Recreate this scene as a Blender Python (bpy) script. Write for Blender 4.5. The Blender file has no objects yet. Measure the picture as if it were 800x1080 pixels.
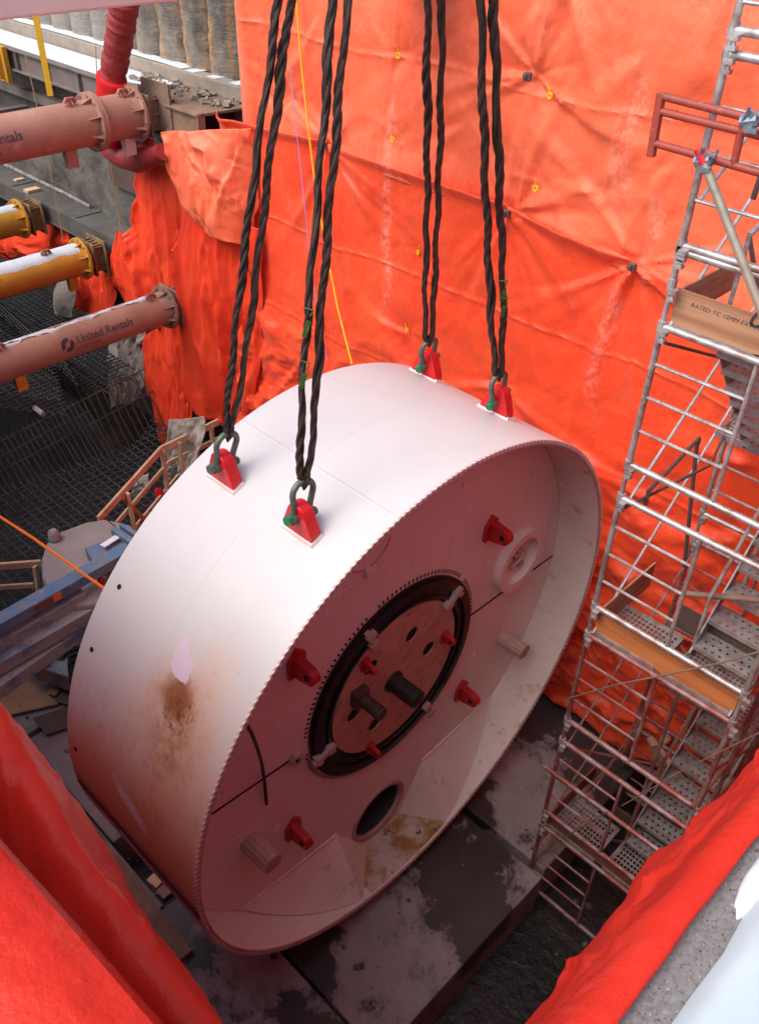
import bpy, bmesh, math, random
import numpy as np
from mathutils import Vector, Matrix
random.seed(7)
scene = bpy.context.scene
col = scene.collection
R_ = math.radians
# ------------------------------------------------------------------ camera model (metres, camera at the origin, z up)
FPX, PITCH, ROLL, HEAD = 933.94, 37.743, 1.914, 43.359
ph, rl, hd = R_(PITCH), R_(ROLL), R_(HEAD)
FW = np.array([math.cos(ph)*math.cos(hd), math.cos(ph)*math.sin(hd), -math.sin(ph)])
_rt = np.array([math.sin(hd), -math.cos(hd), 0.0]); _up = np.cross(_rt, FW)
CR = math.cos(rl)*_rt + math.sin(rl)*_up
CU = math.cos(rl)*_up - math.sin(rl)*_rt
def ray(x, y): return (x-400)/FPX*CR - (y-540)/FPX*CU + FW
def on(ax, val, x, y):
    d = ray(x, y); return Vector(d*val/d[ax])
# ------------------------------------------------------------------ materials
class NT:
    def __init__(s, name):
        s.m = bpy.data.materials.new(name); s.m.use_nodes = True
        s.t = s.m.node_tree; s.n = s.t.nodes; s.b = s.n['Principled BSDF']
        s.tc = s.n.new('ShaderNodeTexCoord'); s.W = s.n.new('ShaderNodeNewGeometry').outputs['Position']
    def link(s, a, b): s.t.links.new(a, b)
    def noise(s, scale, detail=5, rough=.6, src=None, stretch=None, dist=0.0):
        n = s.n.new('ShaderNodeTexNoise'); n.inputs['Scale'].default_value = scale
        n.inputs['Detail'].default_value = detail; n.inputs['Roughness'].default_value = rough
        n.inputs['Distortion'].default_value = dist
        v = src or s.tc.outputs['Object']
        if stretch:
            mp = s.n.new('ShaderNodeMapping'); mp.inputs['Scale'].default_value = stretch
            s.link(v, mp.inputs['Vector']); v = mp.outputs[0]
        s.link(v, n.inputs['Vector']); return n.outputs['Fac']
    def ramp(s, fac, lo, hi):
        r = s.n.new('ShaderNodeMapRange'); r.inputs['From Min'].default_value = lo; r.inputs['From Max'].default_value = hi
        s.link(fac, r.inputs['Value']); return r.outputs[0]
    def math(s, op, a, b=None, c=None):
        if op == 'HYPOT_': return s.math('SQRT', s.math('ADD', s.math('MULTIPLY', a, a), s.math('MULTIPLY', b, b)))
        n = s.n.new('ShaderNodeMath'); n.operation = op
        for i, v in enumerate((a, b, c)):
            if v is None: continue
            if isinstance(v, (int, float)): n.inputs[i].default_value = v
            else: s.link(v, n.inputs[i])
        return n.outputs[0]
    def mix(s, fac, a, b):
        n = s.n.new('ShaderNodeMix'); n.data_type = 'RGBA'
        if isinstance(fac, (int, float)): n.inputs[0].default_value = fac
        else: s.link(fac, n.inputs[0])
        for i, v in ((6, a), (7, b)):
            if isinstance(v, tuple): n.inputs[i].default_value = (*v, 1)
            else: s.link(v, n.inputs[i])
        return n.outputs[2]
    def bump(s, h, strength=.3, dist=.01):
        b = s.n.new('ShaderNodeBump'); b.inputs['Strength'].default_value = strength
        b.inputs['Distance'].default_value = dist; s.link(h, b.inputs['Height'])
        s.link(b.outputs[0], s.b.inputs['Normal'])
    def sep(s, v):
        n = s.n.new('ShaderNodeSeparateXYZ'); s.link(v, n.inputs[0]); return n.outputs
    def col(s, c):
        if isinstance(c, tuple): s.b.inputs['Base Color'].default_value = (*c, 1)
        else: s.link(c, s.b.inputs['Base Color'])
def simple(name, c, c2=None, rough=.6, metal=0, scale=6, lo=.4, hi=.65, bump=.25, bscale=40, bdist=.004, c3=None, stretch=None):
    t = NT(name); t.b.inputs['Roughness'].default_value = rough; t.b.inputs['Metallic'].default_value = metal
    if c2:
        o = t.mix(t.ramp(t.noise(scale, 8, .65, stretch=stretch), lo, hi), c, c2)
        if c3: o = t.mix(t.ramp(t.noise(scale*2.7, 8, .7), .58, .68), o, c3)
        t.col(o)
    else: t.col(c)
    if bump: t.bump(t.noise(bscale, 4, .6, stretch=stretch), bump, bdist)
    return t.m
M = {}
M['galv'] = simple('galvanised_steel', (.44,.45,.46), (.27,.20,.185), .45, .5, 7, .42,.62, bump=.15, c3=(.52,.50,.48))
M['galv_red'] = simple('darker_reddish_galvanised_steel', (.30,.26,.27), (.26,.08,.07), .55, .35, 4, .36,.56, c3=(.36,.35,.34))  # darker, redder steel, mostly low in the tower
M['galv_dark'] = simple('dark_steel_tube', (.10,.10,.11), (.17,.12,.10), .5, .4, 9)
M['braceblue'] = simple('zinc_brace', (.50,.56,.58), (.36,.36,.37), .4, .5, 12, bump=.1)
M['grate'] = simple('grating_steel', (.34,.34,.35), (.22,.18,.17), .55, .4, 8)
M['redsteel'] = simple('red_primed_steel', (.33,.045,.03), (.22,.05,.035), .55, 0, 9, c3=(.30,.16,.12))
M['red'] = simple('bright_red_paint', (.66,.012,.02), (.52,.012,.015), .38, 0, 5, bump=.08)
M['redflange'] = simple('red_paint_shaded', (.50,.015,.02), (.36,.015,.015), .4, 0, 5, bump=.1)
M['ply'] = simple('plywood_orange', (.52,.19,.062), (.38,.13,.045), .7, 0, 2.2, .45,.6, stretch=(1,.18,7), bscale=12)
M['ply_pale'] = simple('plywood_pale', (.42,.23,.13), (.29,.14,.075), .7, 0, 2.2, .45,.6, stretch=(1,.18,7), bscale=12)
M['ply_brown'] = simple('plywood_weathered', (.26,.11,.08), (.17,.06,.05), .7, 0, 2.2, .45,.6, stretch=(1,.18,7), bscale=12)
M['wood'] = simple('timber', (.64,.44,.29), (.50,.31,.19), .75, 0, 3, stretch=(1,1,1), bscale=30)
M['oldwood'] = simple('old_timber', (.26,.18,.13), (.15,.10,.07), .8, 0, 3, bscale=30)
M['floorply'] = simple('floor_plywood', (.34,.19,.11), (.24,.13,.08), .75, 0, 2.5, c3=(.16,.10,.07))
M['strut_pink'] = simple('faded_pink_brown_paint', (.38,.20,.145), (.31,.155,.115), .7, 0, 1.6, .38,.6, c3=(.42,.27,.20), bump=.12)
M['strut_rust'] = simple('scratched_brown_paint', (.36,.20,.14), (.27,.14,.10), .7, 0, 1.4, .35,.6, c3=(.40,.27,.20), bump=.15)
M['beam_pink'] = simple('pale_pink_beam_paint', (.80,.60,.53), (.74,.53,.47), .6, 0, 1.5, bump=.1)
M['strut_yellow'] = simple('yellow_paint', (.56,.27,.025), (.45,.21,.03), .5, 0, 2.5, c3=(.16,.10,.06))
M['rusty'] = simple('rusty_steel', (.26,.17,.12), (.17,.11,.085), .7, .1, 5, c3=(.33,.17,.09))
M['waler'] = simple('waler_steel', (.19,.16,.145), (.12,.11,.105), .65, .2, 2.5, c3=(.25,.15,.10), stretch=(1,1,.5))
M['darksteel'] = simple('dark_waler_steel', (.13,.125,.115), (.08,.08,.078), .6, .2, 1.6, c3=(.18,.17,.16))
M['snow'] = simple('snow', (.58,.63,.68), (.50,.55,.60), .8, 0, 4, bump=.25, bscale=20, bdist=.01)
M['ice'] = simple('smooth_icy_snow', (.46,.53,.57), (.40,.465,.50), .6, 0, 2.5, bump=.1, bscale=6, bdist=.01)
M['curb'] = simple('curb_concrete', (.30,.255,.21), (.22,.19,.16), .9, 0, 3, c3=(.34,.23,.15), bscale=25, bdist=.01)
M['black'] = simple('black_rubber', (.012,.012,.013), (.022,.02,.02), .45, 0, 8)
M['bearing'] = simple('greased_bearing_steel', (.030,.020,.020), (.045,.026,.026), .28, .5, 8)
M['ringbright'] = simple('machined_steel', (.38,.38,.40), (.24,.22,.23), .25, .9, 8, bump=.05)
M['void'] = simple('dark_interior', (.006,.006,.006), None, .9, bump=0)
M['rodbrown'] = simple('dark_brown_steel', (.10,.055,.045), (.06,.035,.03), .4, .3, 6)
M['eyered'] = simple('faded_red_primer', (.36,.11,.10), (.26,.09,.08), .6, 0, 6)
M['yellowrust'] = simple('rusty_yellow_steel', (.30,.17,.05), (.16,.11,.08), .65, .1, 5, .4, .6)
M['seal'] = simple('dark_polished_seal', (.09,.08,.085), (.05,.04,.045), .22, .8, 8, bump=.05)
M['rope'] = simple('steel_wire_rope', (.040,.028,.024), (.075,.052,.045), .38, .55, 30, bump=.9, bscale=220, bdist=.01, stretch=(1,1,.35))
M['shackle'] = simple('galvanised_shackle', (.13,.15,.13), (.08,.14,.10), .5, .3, 12)
M['green'] = simple('green_shackle_pin', (.02,.22,.10), (.02,.13,.07), .4, 0, 20)
M['tag'] = simple('green_tag', (.07,.15,.03), (.03,.06,.02), .5, 0, 20)
M['cream'] = simple('pale_steel', (.55,.42,.36), (.42,.30,.26), .6, 0, 15)
M['blue'] = simple('blue_boom_paint', (.06,.17,.33), (.16,.19,.24), .55, 0, 4, .38,.62, c3=(.30,.28,.29))
M['dustgrey'] = simple('dusty_grey_cowl', (.30,.27,.265), (.24,.22,.215), .7, 0, 2.5, bump=.2)
M['dustblue'] = simple('dusty_blue_grey', (.27,.285,.29), (.09,.16,.25), .65, 0, 3.2, .52,.64)
M['rubber'] = simple('tyre_rubber', (.018,.018,.018), (.03,.028,.026), .8, 0, 8)
M['orange'] = simple('orange_rope', (.9,.20,.01), (.7,.15,.01), .6, 0, 40, bscale=200)
M['yellow'] = simple('yellow_rope', (.85,.50,.01), (.75,.42,.01), .5, 0, 40)
M['purple'] = simple('lilac_string', (.40,.26,.55), None, .6, bump=0)
M['hose'] = simple('red_ventilation_duct', (.30,.028,.03), (.20,.03,.03), .55, 0, 5, bump=.6, bscale=9, bdist=.03, c3=(.26,.09,.08))
M['hosebright'] = simple('bright_red_duct_cuff', (.62,.015,.02), None, .5, bump=.5, bscale=9, bdist=.03)
M['rebar'] = simple('rebar', (.070,.076,.086), (.035,.038,.043), .6, .3, 3)
M['rebarrust'] = simple('rusty_rebar', (.085,.035,.022), (.045,.04,.04), .8, 0, 1.5, .45, .55)
M['greycloth'] = simple('grey_tarp_lining', (.34,.30,.28), (.25,.215,.20), .8, 0, 3, bump=.4, bscale=12, bdist=.02)
M['plastic'] = simple('dirty_white_plastic', (.55,.52,.50), (.38,.32,.24), .4, 0, 3, bump=.5, bscale=9, bdist=.02)
M['mud'] = simple('dark_wet_mud', (.010,.009,.009), (.024,.021,.020), .5, 0, 1.1, bump=.8, bscale=7, bdist=.05)
M['ground'] = simple('snowy_ground', (.62,.66,.72), (.52,.56,.62), .8, 0, 1.5, bump=.4, bscale=9, bdist=.02)
M['darkwall'] = simple('dark_shotcrete', (.05,.045,.042), (.09,.08,.075), .85, 0, 1.2, bump=.8, bscale=5, bdist=.06)
M['lightconc'] = simple('lower_wall_concrete', (.16,.15,.135), (.075,.07,.065), .85, 0, .9, .38,.62, bump=.9, bscale=4, bdist=.08)
M['brownpanel'] = simple('brown_form_panel', (.10,.062,.055), (.07,.045,.04), .8, 0, 3, bscale=30, bump=.6)
M['tracksign'] = simple('orange_decal', (.75,.17,.03), None, .5, bump=0)
M['maroon'] = simple('maroon_decal', (.20,.06,.05), None, .5, bump=0)
M['white'] = simple('white_label', (.75,.75,.78), None, .5, bump=0)
M['ink'] = simple('dark_lettering', (.035,.035,.055), None, .6, bump=0)
M['fadeink'] = simple('faded_lettering', (.07,.055,.065), (.20,.12,.10), .6, 0, 25, .5,.72, bump=0)
M['clampblue'] = simple('zinc_clamp', (.16,.27,.36), (.35,.36,.37), .35, .6, 30, bump=0)

def make_pile():
    t = NT('secant_pile_concrete'); t.b.inputs['Roughness'].default_value = .9
    sy = t.sep(t.W); c = t.mix(t.ramp(t.noise(1.6, 9, .7), .35, .65), (.30,.26,.21), (.14,.12,.10)); c = t.mix(t.math('MULTIPLY', t.ramp(sy[1], 15.5, 17.0), .7), c, (.33,.31,.28))
    sx = t.sep(t.W)
    hz = t.noise(1.0, 6, .6, stretch=(.3,.6,9)); c = t.mix(t.math('MULTIPLY', t.ramp(hz, .5, .7), .5), c, (.14,.13,.12))
    st = t.noise(1.0, 4, .6, stretch=(1.5,2.6,.16))
    # rust streaks are strongest near the end of the wall
    near = t.ramp(sx[1], 16.5, 12.5)
    c = t.mix(t.math('MULTIPLY', t.ramp(st, .49, .57), near), c, (.50,.22,.05))
    c = t.mix(t.math('MULTIPLY', t.ramp(t.noise(3, 8, .75), .50, .60), t.ramp(sx[1], 17, 13.0)), c, (.11,.105,.10))
    t.col(c); t.bump(t.math('ADD', t.noise(7, 8, .75), hz), .9, .05); return t.m
M['pile'] = make_pile()

def make_slab():
    t = NT('stained_wet_concrete')
    w1 = t.noise(.50, 12, .68, dist=.15)
    wet = t.ramp(w1, .512, .524)
    c = t.mix(t.ramp(t.noise(2.0, 8, .7), .3, .7), (.34,.305,.305), (.25,.22,.225))
    c = t.mix(t.ramp(t.noise(14, 8, .8), .62, .66), c, (.035,.03,.03))
    c = t.mix(t.math('MULTIPLY', t.ramp(t.noise(1.4, 9, .8), .50, .62), .55), c, (.13,.115,.115))
    c = t.mix(t.math('MULTIPLY', t.ramp(w1, .470, .512), .6), c, (.12,.105,.105))
    dark = t.mix(t.ramp(t.noise(1.3, 6, .6), .35, .7), (.030,.026,.026), (.062,.054,.052))
    t.col(t.mix(wet, c, dark))
    t.link(t.ramp(wet, 0, 1), t.b.inputs['Roughness'])
    rr = t.n.new('ShaderNodeMapRange'); rr.inputs['To Min'].default_value = .85; rr.inputs['To Max'].default_value = .38
    t.link(wet, rr.inputs['Value']); t.link(rr.outputs[0], t.b.inputs['Roughness'])
    t.bump(t.noise(9, 9, .8), .35, .02); return t.m
M['slab'] = make_slab()
M['floor'] = simple('dusty_floor_concrete', (.20,.19,.195), (.145,.135,.14), .8, 0, 1.3, c3=(.085,.08,.08), bscale=12, bdist=.01)

def make_cap():
    t = NT('aggregate_concrete'); t.b.inputs['Roughness'].default_value = .9
    c = t.mix(t.ramp(t.noise(60, 6, .8), .35, .65), (.12,.112,.108), (.235,.22,.215))
    c = t.mix(t.ramp(t.noise(110, 3, .6), .62, .68), c, (.05,.03,.03))
    c = t.mix(t.ramp(t.noise(95, 3, .6), .66, .7), c, (.42,.40,.39))
    t.col(c); t.bump(t.noise(90, 6, .8), .6, .006); return t.m
M['cap'] = make_cap()

def make_tarp(name, base, deep, rough=.46, bands=False, dirt=.35, trans=.12, wr=1.0):
    t = NT(name); b = t.b
    b.inputs['Roughness'].default_value = rough
    b.inputs['Specular IOR Level'].default_value = .45 if bands else .28
    b.inputs['Sheen Weight'].default_value = .12 if bands else 0.0
    c = t.mix(t.ramp(t.noise(.9, 6, .6), .35, .68), base, deep)
    d = t.noise(3.2, 9, .78, stretch=(1,1,.35))
    c = t.mix(t.math('MULTIPLY', t.ramp(d, .56, .72), dirt), c, (.40,.22,.17))
    fine = t.noise(26, 6, .85, stretch=(1,1,.3))
    c = t.mix(t.math('MULTIPLY', t.ramp(fine, .60, .72), .22), c, (.86,.36,.26))
    if bands:
        s = t.sep(t.W)
        for y0, zlo, zhi, w in ((4.75,-3.1,-1.9,.15),(4.35,-3.5,-2.9,.12),(4.6,-5.4,-3.9,.12),(8.15,-5.4,-2.6,.10),(3.4,-2.5,-1.4,.08)):
            wob = t.math('MULTIPLY', t.math('SUBTRACT', t.noise(.8, 2), .5), .5)
            q = t.math('ABSOLUTE', t.math('SUBTRACT', t.math('ADD', s[1], wob), y0))
            m = t.math('MULTIPLY', t.ramp(q, w, w*.3), t.math('MULTIPLY', t.ramp(s[2], zlo-.2, zlo+.2), t.ramp(s[2], zhi+.2, zhi-.2)))
            m = t.math('MULTIPLY', m, t.ramp(t.noise(11, 7, .8), .44, .60))
            c = t.mix(t.math('MULTIPLY', m, .33), c, (.92,.60,.50))
    t.col(c)
    h = t.math('ADD', t.math('MULTIPLY', t.noise(3.2, 3, .5), 1.0), t.math('MULTIPLY', t.noise(30, 4, .7, stretch=(1,1,.4)), .22))
    h = t.math('ADD', h, t.math('MULTIPLY', t.ramp(t.noise(2.1, 6, .62, src=None, stretch=(1,1.0,.55)), .40, .62), .5))
    t.bump(h, .45*wr, .045)
    if trans:
        tr = t.n.new('ShaderNodeBsdfTranslucent'); t.link(c, tr.inputs[0])
        mx = t.n.new('ShaderNodeMixShader'); mx.inputs[0].default_value = trans
        out = t.n['Material Output']
        t.link(b.outputs[0], mx.inputs[1]); t.link(tr.outputs[0], mx.inputs[2]); t.link(mx.outputs[0], out.inputs[0])
    return t.m
M['tarp'] = make_tarp('orange_tarpaulin', (.95,.185,.082), (.93,.135,.052), bands=True)
M['tarpred'] = make_tarp('red_orange_tarpaulin', (.90,.080,.032), (.84,.055,.024), dirt=.22, wr=.6, rough=.38)
M['tarpnear'] = make_tarp('near_red_tarpaulin', (.80,.046,.024), (.74,.032,.018), rough=.40, dirt=.22, trans=.42, wr=.8)

M['tarplow'] = make_tarp('lower_tarpaulin_shade_red', (.92,.100,.030), (.90,.070,.022), bands=True, rough=.40)  # redder copy of the wall tarp, the shade below the seam painted in
def make_shell():
    t = NT('white_shell_paint'); b = t.b; b.inputs['Roughness'].default_value = .42
    uv = t.sep(t.tc.outputs['UV']); U, V = uv[0], uv[1]      # U = arc length from the near horizontal (m), V = depth behind the front rim (m)
    c = t.mix(t.ramp(t.noise(1.1, 6, .6), .3, .75), (.59,.598,.61), (.55,.55,.56))
    n1 = t.math('SUBTRACT', t.noise(2.2, 8, .75), .5); n2 = t.math('SUBTRACT', t.noise(6, 8, .75), .5)
    def blob(u0, v0, ru, rv, nz=1.2, soft=.6):
        du = t.math('DIVIDE', t.math('SUBTRACT', U, u0), ru); dv = t.math('DIVIDE', t.math('SUBTRACT', V, v0), rv)
        d = t.math('SQRT', t.math('ADD', t.math('MULTIPLY', du, du), t.math('MULTIPLY', dv, dv)))
        d = t.math('ADD', d, t.math('MULTIPLY', n1, nz))
        return t.ramp(d, 1.0+soft*.5, 1.0-soft*.5)
    a = 3*math.pi/180
    wash = blob(14*a, .35, 1.05, .75, 1.6, 1.4)  # orange stain, spread wider to paint in pink bounce light
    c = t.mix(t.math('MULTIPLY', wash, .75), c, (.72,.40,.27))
    c = t.mix(t.math('MULTIPLY', blob(4*a, 1.0, .60, 1.6, 2.2, 1.0), .8), c, (.56,.25,.14))  # rust tone lightened to coral, with bounce light from the tarps painted in
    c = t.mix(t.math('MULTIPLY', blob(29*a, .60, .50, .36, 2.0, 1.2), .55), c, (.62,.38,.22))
    spk = t.ramp(t.noise(7, 9, .8, src=t.tc.outputs['UV']), .42, .58)
    c = t.mix(t.math('MULTIPLY', t.math('MULTIPLY', blob(28.5*a, .60, .40, .27, 2.0, .9), spk), .75), c, (.42,.17,.08))
    c = t.mix(t.math('MULTIPLY', blob(33.5*a, .68, .17, .15, 1.6, .8), .95), c, (.27,.095,.035))
    c = t.mix(t.math('MULTIPLY', t.math('MULTIPLY', blob(31*a, .60, .16, .16, 2.6, .6), t.ramp(t.noise(13, 9, .8, src=t.tc.outputs['UV']), .5, .56)), .85), c, (.10,.05,.03))
    # seam grime, then lower shell rust with pink bounce light painted in
    sd = t.math('ABSOLUTE', t.math('ADD', U, 4.5*a))
    sm = t.math('MULTIPLY', t.ramp(t.math('ADD', sd, t.math('MULTIPLY', n1, .35)), .22, .02), .85)
    c = t.mix(sm, c, (.055,.025,.02))
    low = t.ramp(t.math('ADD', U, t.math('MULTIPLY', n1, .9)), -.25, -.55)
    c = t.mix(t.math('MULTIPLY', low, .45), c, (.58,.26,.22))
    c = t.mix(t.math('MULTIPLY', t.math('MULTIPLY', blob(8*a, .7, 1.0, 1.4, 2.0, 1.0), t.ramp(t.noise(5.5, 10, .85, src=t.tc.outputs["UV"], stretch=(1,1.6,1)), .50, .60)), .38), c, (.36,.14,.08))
    # scuffs running round the shell
    sc = t.noise(1.0, 7, .8, src=t.tc.outputs['UV'], stretch=(3.2,26,1))
    up = t.math('MULTIPLY', t.ramp(U, .9, 1.4), t.ramp(U, 3.0, 2.2))
    up2 = t.math('MULTIPLY', up, t.ramp(V, .95, .5))
    c = t.mix(t.math('MULTIPLY', t.math('MULTIPLY', t.ramp(sc, .60, .66), up2), .55), c, (.42,.33,.22))
    # two flaked pale lilac patches
    for (u0, v0, ru, rv) in ((38.4*a, .775, .145, .135), (7.8*a, .93, .08, .24), (-9*a, .95, .07, .28)):
        dd = t.math('MAXIMUM' if v0 > .9 else 'HYPOT_', t.math('ABSOLUTE', t.math('DIVIDE', t.math('SUBTRACT', t.math('ADD', U, t.math('MULTIPLY', t.math('SUBTRACT', V, v0), -.45)), u0), ru)), t.math('ABSOLUTE', t.math('DIVIDE', t.math('SUBTRACT', V, v0), rv)))
        dd = t.math('ADD', dd, t.math('ADD', t.math('MULTIPLY', n2, 1.8), t.math('MULTIPLY', n1, 1.2)))
        c = t.mix(t.ramp(dd, .97, .92), c, (.66,.56,.66))
    sp = t.noise(9, 3, .9); c = t.mix(t.math('MULTIPLY', t.ramp(sp, .735, .75), .6), c, (.25,.22,.2))
    hh = t.math('MULTIPLY', t.noise(1.6, 3, .45), 1.0)
    for us in (3.95, 6.1):
        ln = t.ramp(t.math('ABSOLUTE', t.math('SUBTRACT', U, us)), .016, .004)
        hh = t.math('ADD', hh, t.math('MULTIPLY', ln, .35)); c = t.mix(t.math('MULTIPLY', ln, .12), c, (.42,.40,.39))
    for vv in (1.0,):
        ln = t.ramp(t.math('ABSOLUTE', t.math('SUBTRACT', V, vv)), .014, .004); hh = t.math('ADD', hh, t.math('MULTIPLY', ln, .2)); c = t.mix(t.math('MULTIPLY', ln, .10), c, (.42,.40,.39))
    scr = t.noise(1.0, 9, .85, src=t.tc.outputs['UV'], stretch=(2.2,40,1)); c = t.mix(t.math('MULTIPLY', t.math('MULTIPLY', t.ramp(scr, .665, .69), t.ramp(t.noise(.8, 2), .5, .62)), .5), c, (.33,.29,.27))
    dus = t.noise(1.0, 8, .75, src=t.tc.outputs['UV'], stretch=(.9,3,1)); c = t.mix(t.math('MULTIPLY', t.ramp(dus, .52, .72), .18), c, (.52,.46,.42))
    t.col(c); t.bump(hh, .3, .03); return t.m
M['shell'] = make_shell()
def make_face():
    t = NT('white_bulkhead_paint'); t.b.inputs['Roughness'].default_value = .45
    c = t.mix(t.ramp(t.noise(1.0, 6, .6), .3, .7), (.84,.72,.69), (.78,.65,.62))
    st = t.noise(1.0, 6, .7, stretch=(6,1,.5)); c = t.mix(t.math('MULTIPLY', t.ramp(st, .55, .75), .3), c, (.40,.28,.25))
    c = t.mix(t.math('MULTIPLY', t.ramp(t.noise(8, 8, .8), .62, .70), .35), c, (.33,.22,.17))
    t.col(c); t.bump(t.noise(3, 4, .5), .1, .01); return t.m
M['face'] = make_face()
M['faceinner'] = simple('cream_inner_shell_paint', (.80,.73,.68), (.72,.65,.60), .5, 0, 1.5, c3=(.50,.40,.30), bump=.1)
M['invert'] = simple('stained_invert_paint', (.58,.50,.44), (.34,.19,.05), .6, 0, 2.6, .42,.56, c3=(.07,.05,.04))
M['disc'] = simple('rusty_pink_disc', (.56,.33,.25), (.42,.22,.165), .6, 0, 3, c3=(.17,.09,.07))

# ------------------------------------------------------------------ mesh builder
ORG = {}
def obj_origin(o): return ORG.get(o.name, Vector((0,0,0)))
class MB:
    def __init__(s): s.v = []; s.f = []; s.mi = []; s.uv = None
    def add(s, vs, fs, mi=0):
        o = len(s.v); s.v += [tuple(v) for v in vs]; s.f += [tuple(i+o for i in f) for f in fs]; s.mi += [mi]*len(fs)
    def box(s, c, size, rot=None, mi=0):
        c = Vector(c); h = Vector(size)/2
        vs = []
        for dx in (-1,1):
            for dy in (-1,1):
                for dz in (-1,1):
                    p = Vector((dx*h.x, dy*h.y, dz*h.z))
                    if rot is not None: p = rot @ p
                    vs.append(c+p)
        s.add(vs, [(0,1,3,2),(4,6,7,5),(0,4,5,1),(2,3,7,6),(0,2,6,4),(1,5,7,3)], mi)
    def bar(s, p0, p1, w, h, up=(0,0,1), mi=0):
        p0, p1 = Vector(p0), Vector(p1); d = (p1-p0); L = d.length; d.normalize()
        side = d.cross(Vector(up))
        if side.length < 1e-4: side = d.cross(Vector((1,0,0)))
        side.normalize(); u = side.cross(d)
        m = Matrix((d, side, u)).transposed()
        s.box((p0+p1)/2, (L, w, h), m, mi)
    def tube(s, pts, r, seg=8, caps=True, mi=0, closed=False):
        pts = [Vector(p) for p in pts]; n = len(pts)
        rr = r if isinstance(r, (list, tuple)) else [r]*n
        prev = None; rings = []
        for i, p in enumerate(pts):
            if closed: t = pts[(i+1) % n]-pts[i-1]
            else: t = pts[min(i+1, n-1)]-pts[max(i-1, 0)]
            t.normalize()
            if prev is None:
                a = t.cross(Vector((0,0,1)));
                if a.length < 1e-3: a = t.cross(Vector((1,0,0)))
            else: a = prev - t*prev.dot(t)
            a.normalize(); prev = a; b = t.cross(a)
            rings.append([p+(a*math.cos(2*math.pi*k/seg)+b*math.sin(2*math.pi*k/seg))*rr[i] for k in range(seg)])
        vs = [v for g in rings for v in g]; fs = []
        m = n if closed else n-1
        for i in range(m):
            j = (i+1) % n
            for k in range(seg):
                fs.append((i*seg+k, i*seg+(k+1)%seg, j*seg+(k+1)%seg, j*seg+k))
        if caps and not closed:
            fs.append(tuple(range(seg))[::-1]); fs.append(tuple((n-1)*seg+k for k in range(seg)))
        s.add(vs, fs, mi)
    def prism(s, poly, ext, mi=0):
        """poly: list of world points of one face, ext: extrusion vector"""
        n = len(poly); e = Vector(ext); poly = [Vector(p) for p in poly]
        vs = poly+[p+e for p in poly]
        s.add(vs, [tuple(range(n)), tuple(range(2*n-1, n-1, -1))]+[(i, i+n, (i+1)%n+n, (i+1)%n) for i in range(n)], mi)
    def build(s, name, mats, parent=None, smooth=False, bevel=0, label=None, solid=0, stuff=False):
        if not isinstance(mats, (list, tuple)): mats = [mats]
        og = obj_origin(parent) if parent else None
        V = [Vector(v) for v in s.v]
        if og is None:
            xs = [v.x for v in V]; ys = [v.y for v in V]; zs = [v.z for v in V]
            og = Vector(((min(xs)+max(xs))/2, (min(ys)+max(ys))/2, min(zs)))
        me = bpy.data.meshes.new(name); me.from_pydata([v-og for v in V], [], s.f)
        for m in mats: me.materials.append(M[m] if isinstance(m, str) else m)
        me.polygons.foreach_set('material_index', s.mi)
        if smooth: me.polygons.foreach_set('use_smooth', [True]*len(me.polygons))
        if s.uv: 
            l = me.uv_layers.new(name='UVMap'); l.data.foreach_set('uv', [c for lp in me.loops for c in s.uv[lp.vertex_index]])
        me.update()
        bm = bmesh.new(); bm.from_mesh(me); bmesh.ops.recalc_face_normals(bm, faces=bm.faces); bm.to_mesh(me); bm.free()
        if smooth:
            try: me.set_sharp_from_angle(angle=R_(38))
            except Exception: pass
        o = bpy.data.objects.new(name, me); col.objects.link(o)
        if parent: o.parent = parent
        else: o.location = og
        ORG[o.name] = og
        if bevel:
            md = o.modifiers.new('bevel', 'BEVEL'); md.width = bevel; md.segments = 2; md.limit_method = 'ANGLE'
        if solid:
            md = o.modifiers.new('solid', 'SOLIDIFY'); md.thickness = solid; md.offset = 0
        if label: o['label'] = label
        if stuff: o['kind'] = 'stuff'
        return o
def tag(o, label, cat, group=None):
    o['label'] = label; o['category'] = cat
    if group: o['group'] = group
    return o
def thing(name, loc, label, cat, group=None):
    o = bpy.data.objects.new(name, None); o.empty_display_size = .3; col.objects.link(o); o.location = loc
    ORG[o.name] = Vector(loc); return tag(o, label, cat, group)
def struct(o): o['kind'] = 'structure'; return o
def text_mesh(txt, size, fn, mat, name, parent, italic=0.0, bold=0.0, squash=1.0):
    cu = bpy.data.curves.new('t', 'FONT'); cu.body = txt; cu.size = size; cu.shear = italic; cu.offset = bold; cu.resolution_u = 3
    o = bpy.data.objects.new('t', cu); col.objects.link(o)
    dg = bpy.context.evaluated_depsgraph_get(); me = bpy.data.meshes.new_from_object(o.evaluated_get(dg))
    bm = bmesh.new(); bm.from_mesh(me); bmesh.ops.triangulate(bm, faces=bm.faces)
    for _ in range(4):
        le = [e for e in bm.edges if e.calc_length() > size*.12]
        if not le: break
        bmesh.ops.subdivide_edges(bm, edges=le, cuts=1); bmesh.ops.triangulate(bm, faces=[f for f in bm.faces if len(f.verts) > 3])
    bm.to_mesh(me); bm.free()
    vs = [v.co.copy() for v in me.vertices]; fs = [tuple(p.vertices) for p in me.polygons]
    bpy.data.objects.remove(o); bpy.data.curves.remove(cu); bpy.data.meshes.remove(me)
    mb = MB(); mb.add([fn(v.x*squash, v.y) for v in vs], fs); return mb.build(name, mat, parent)
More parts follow.
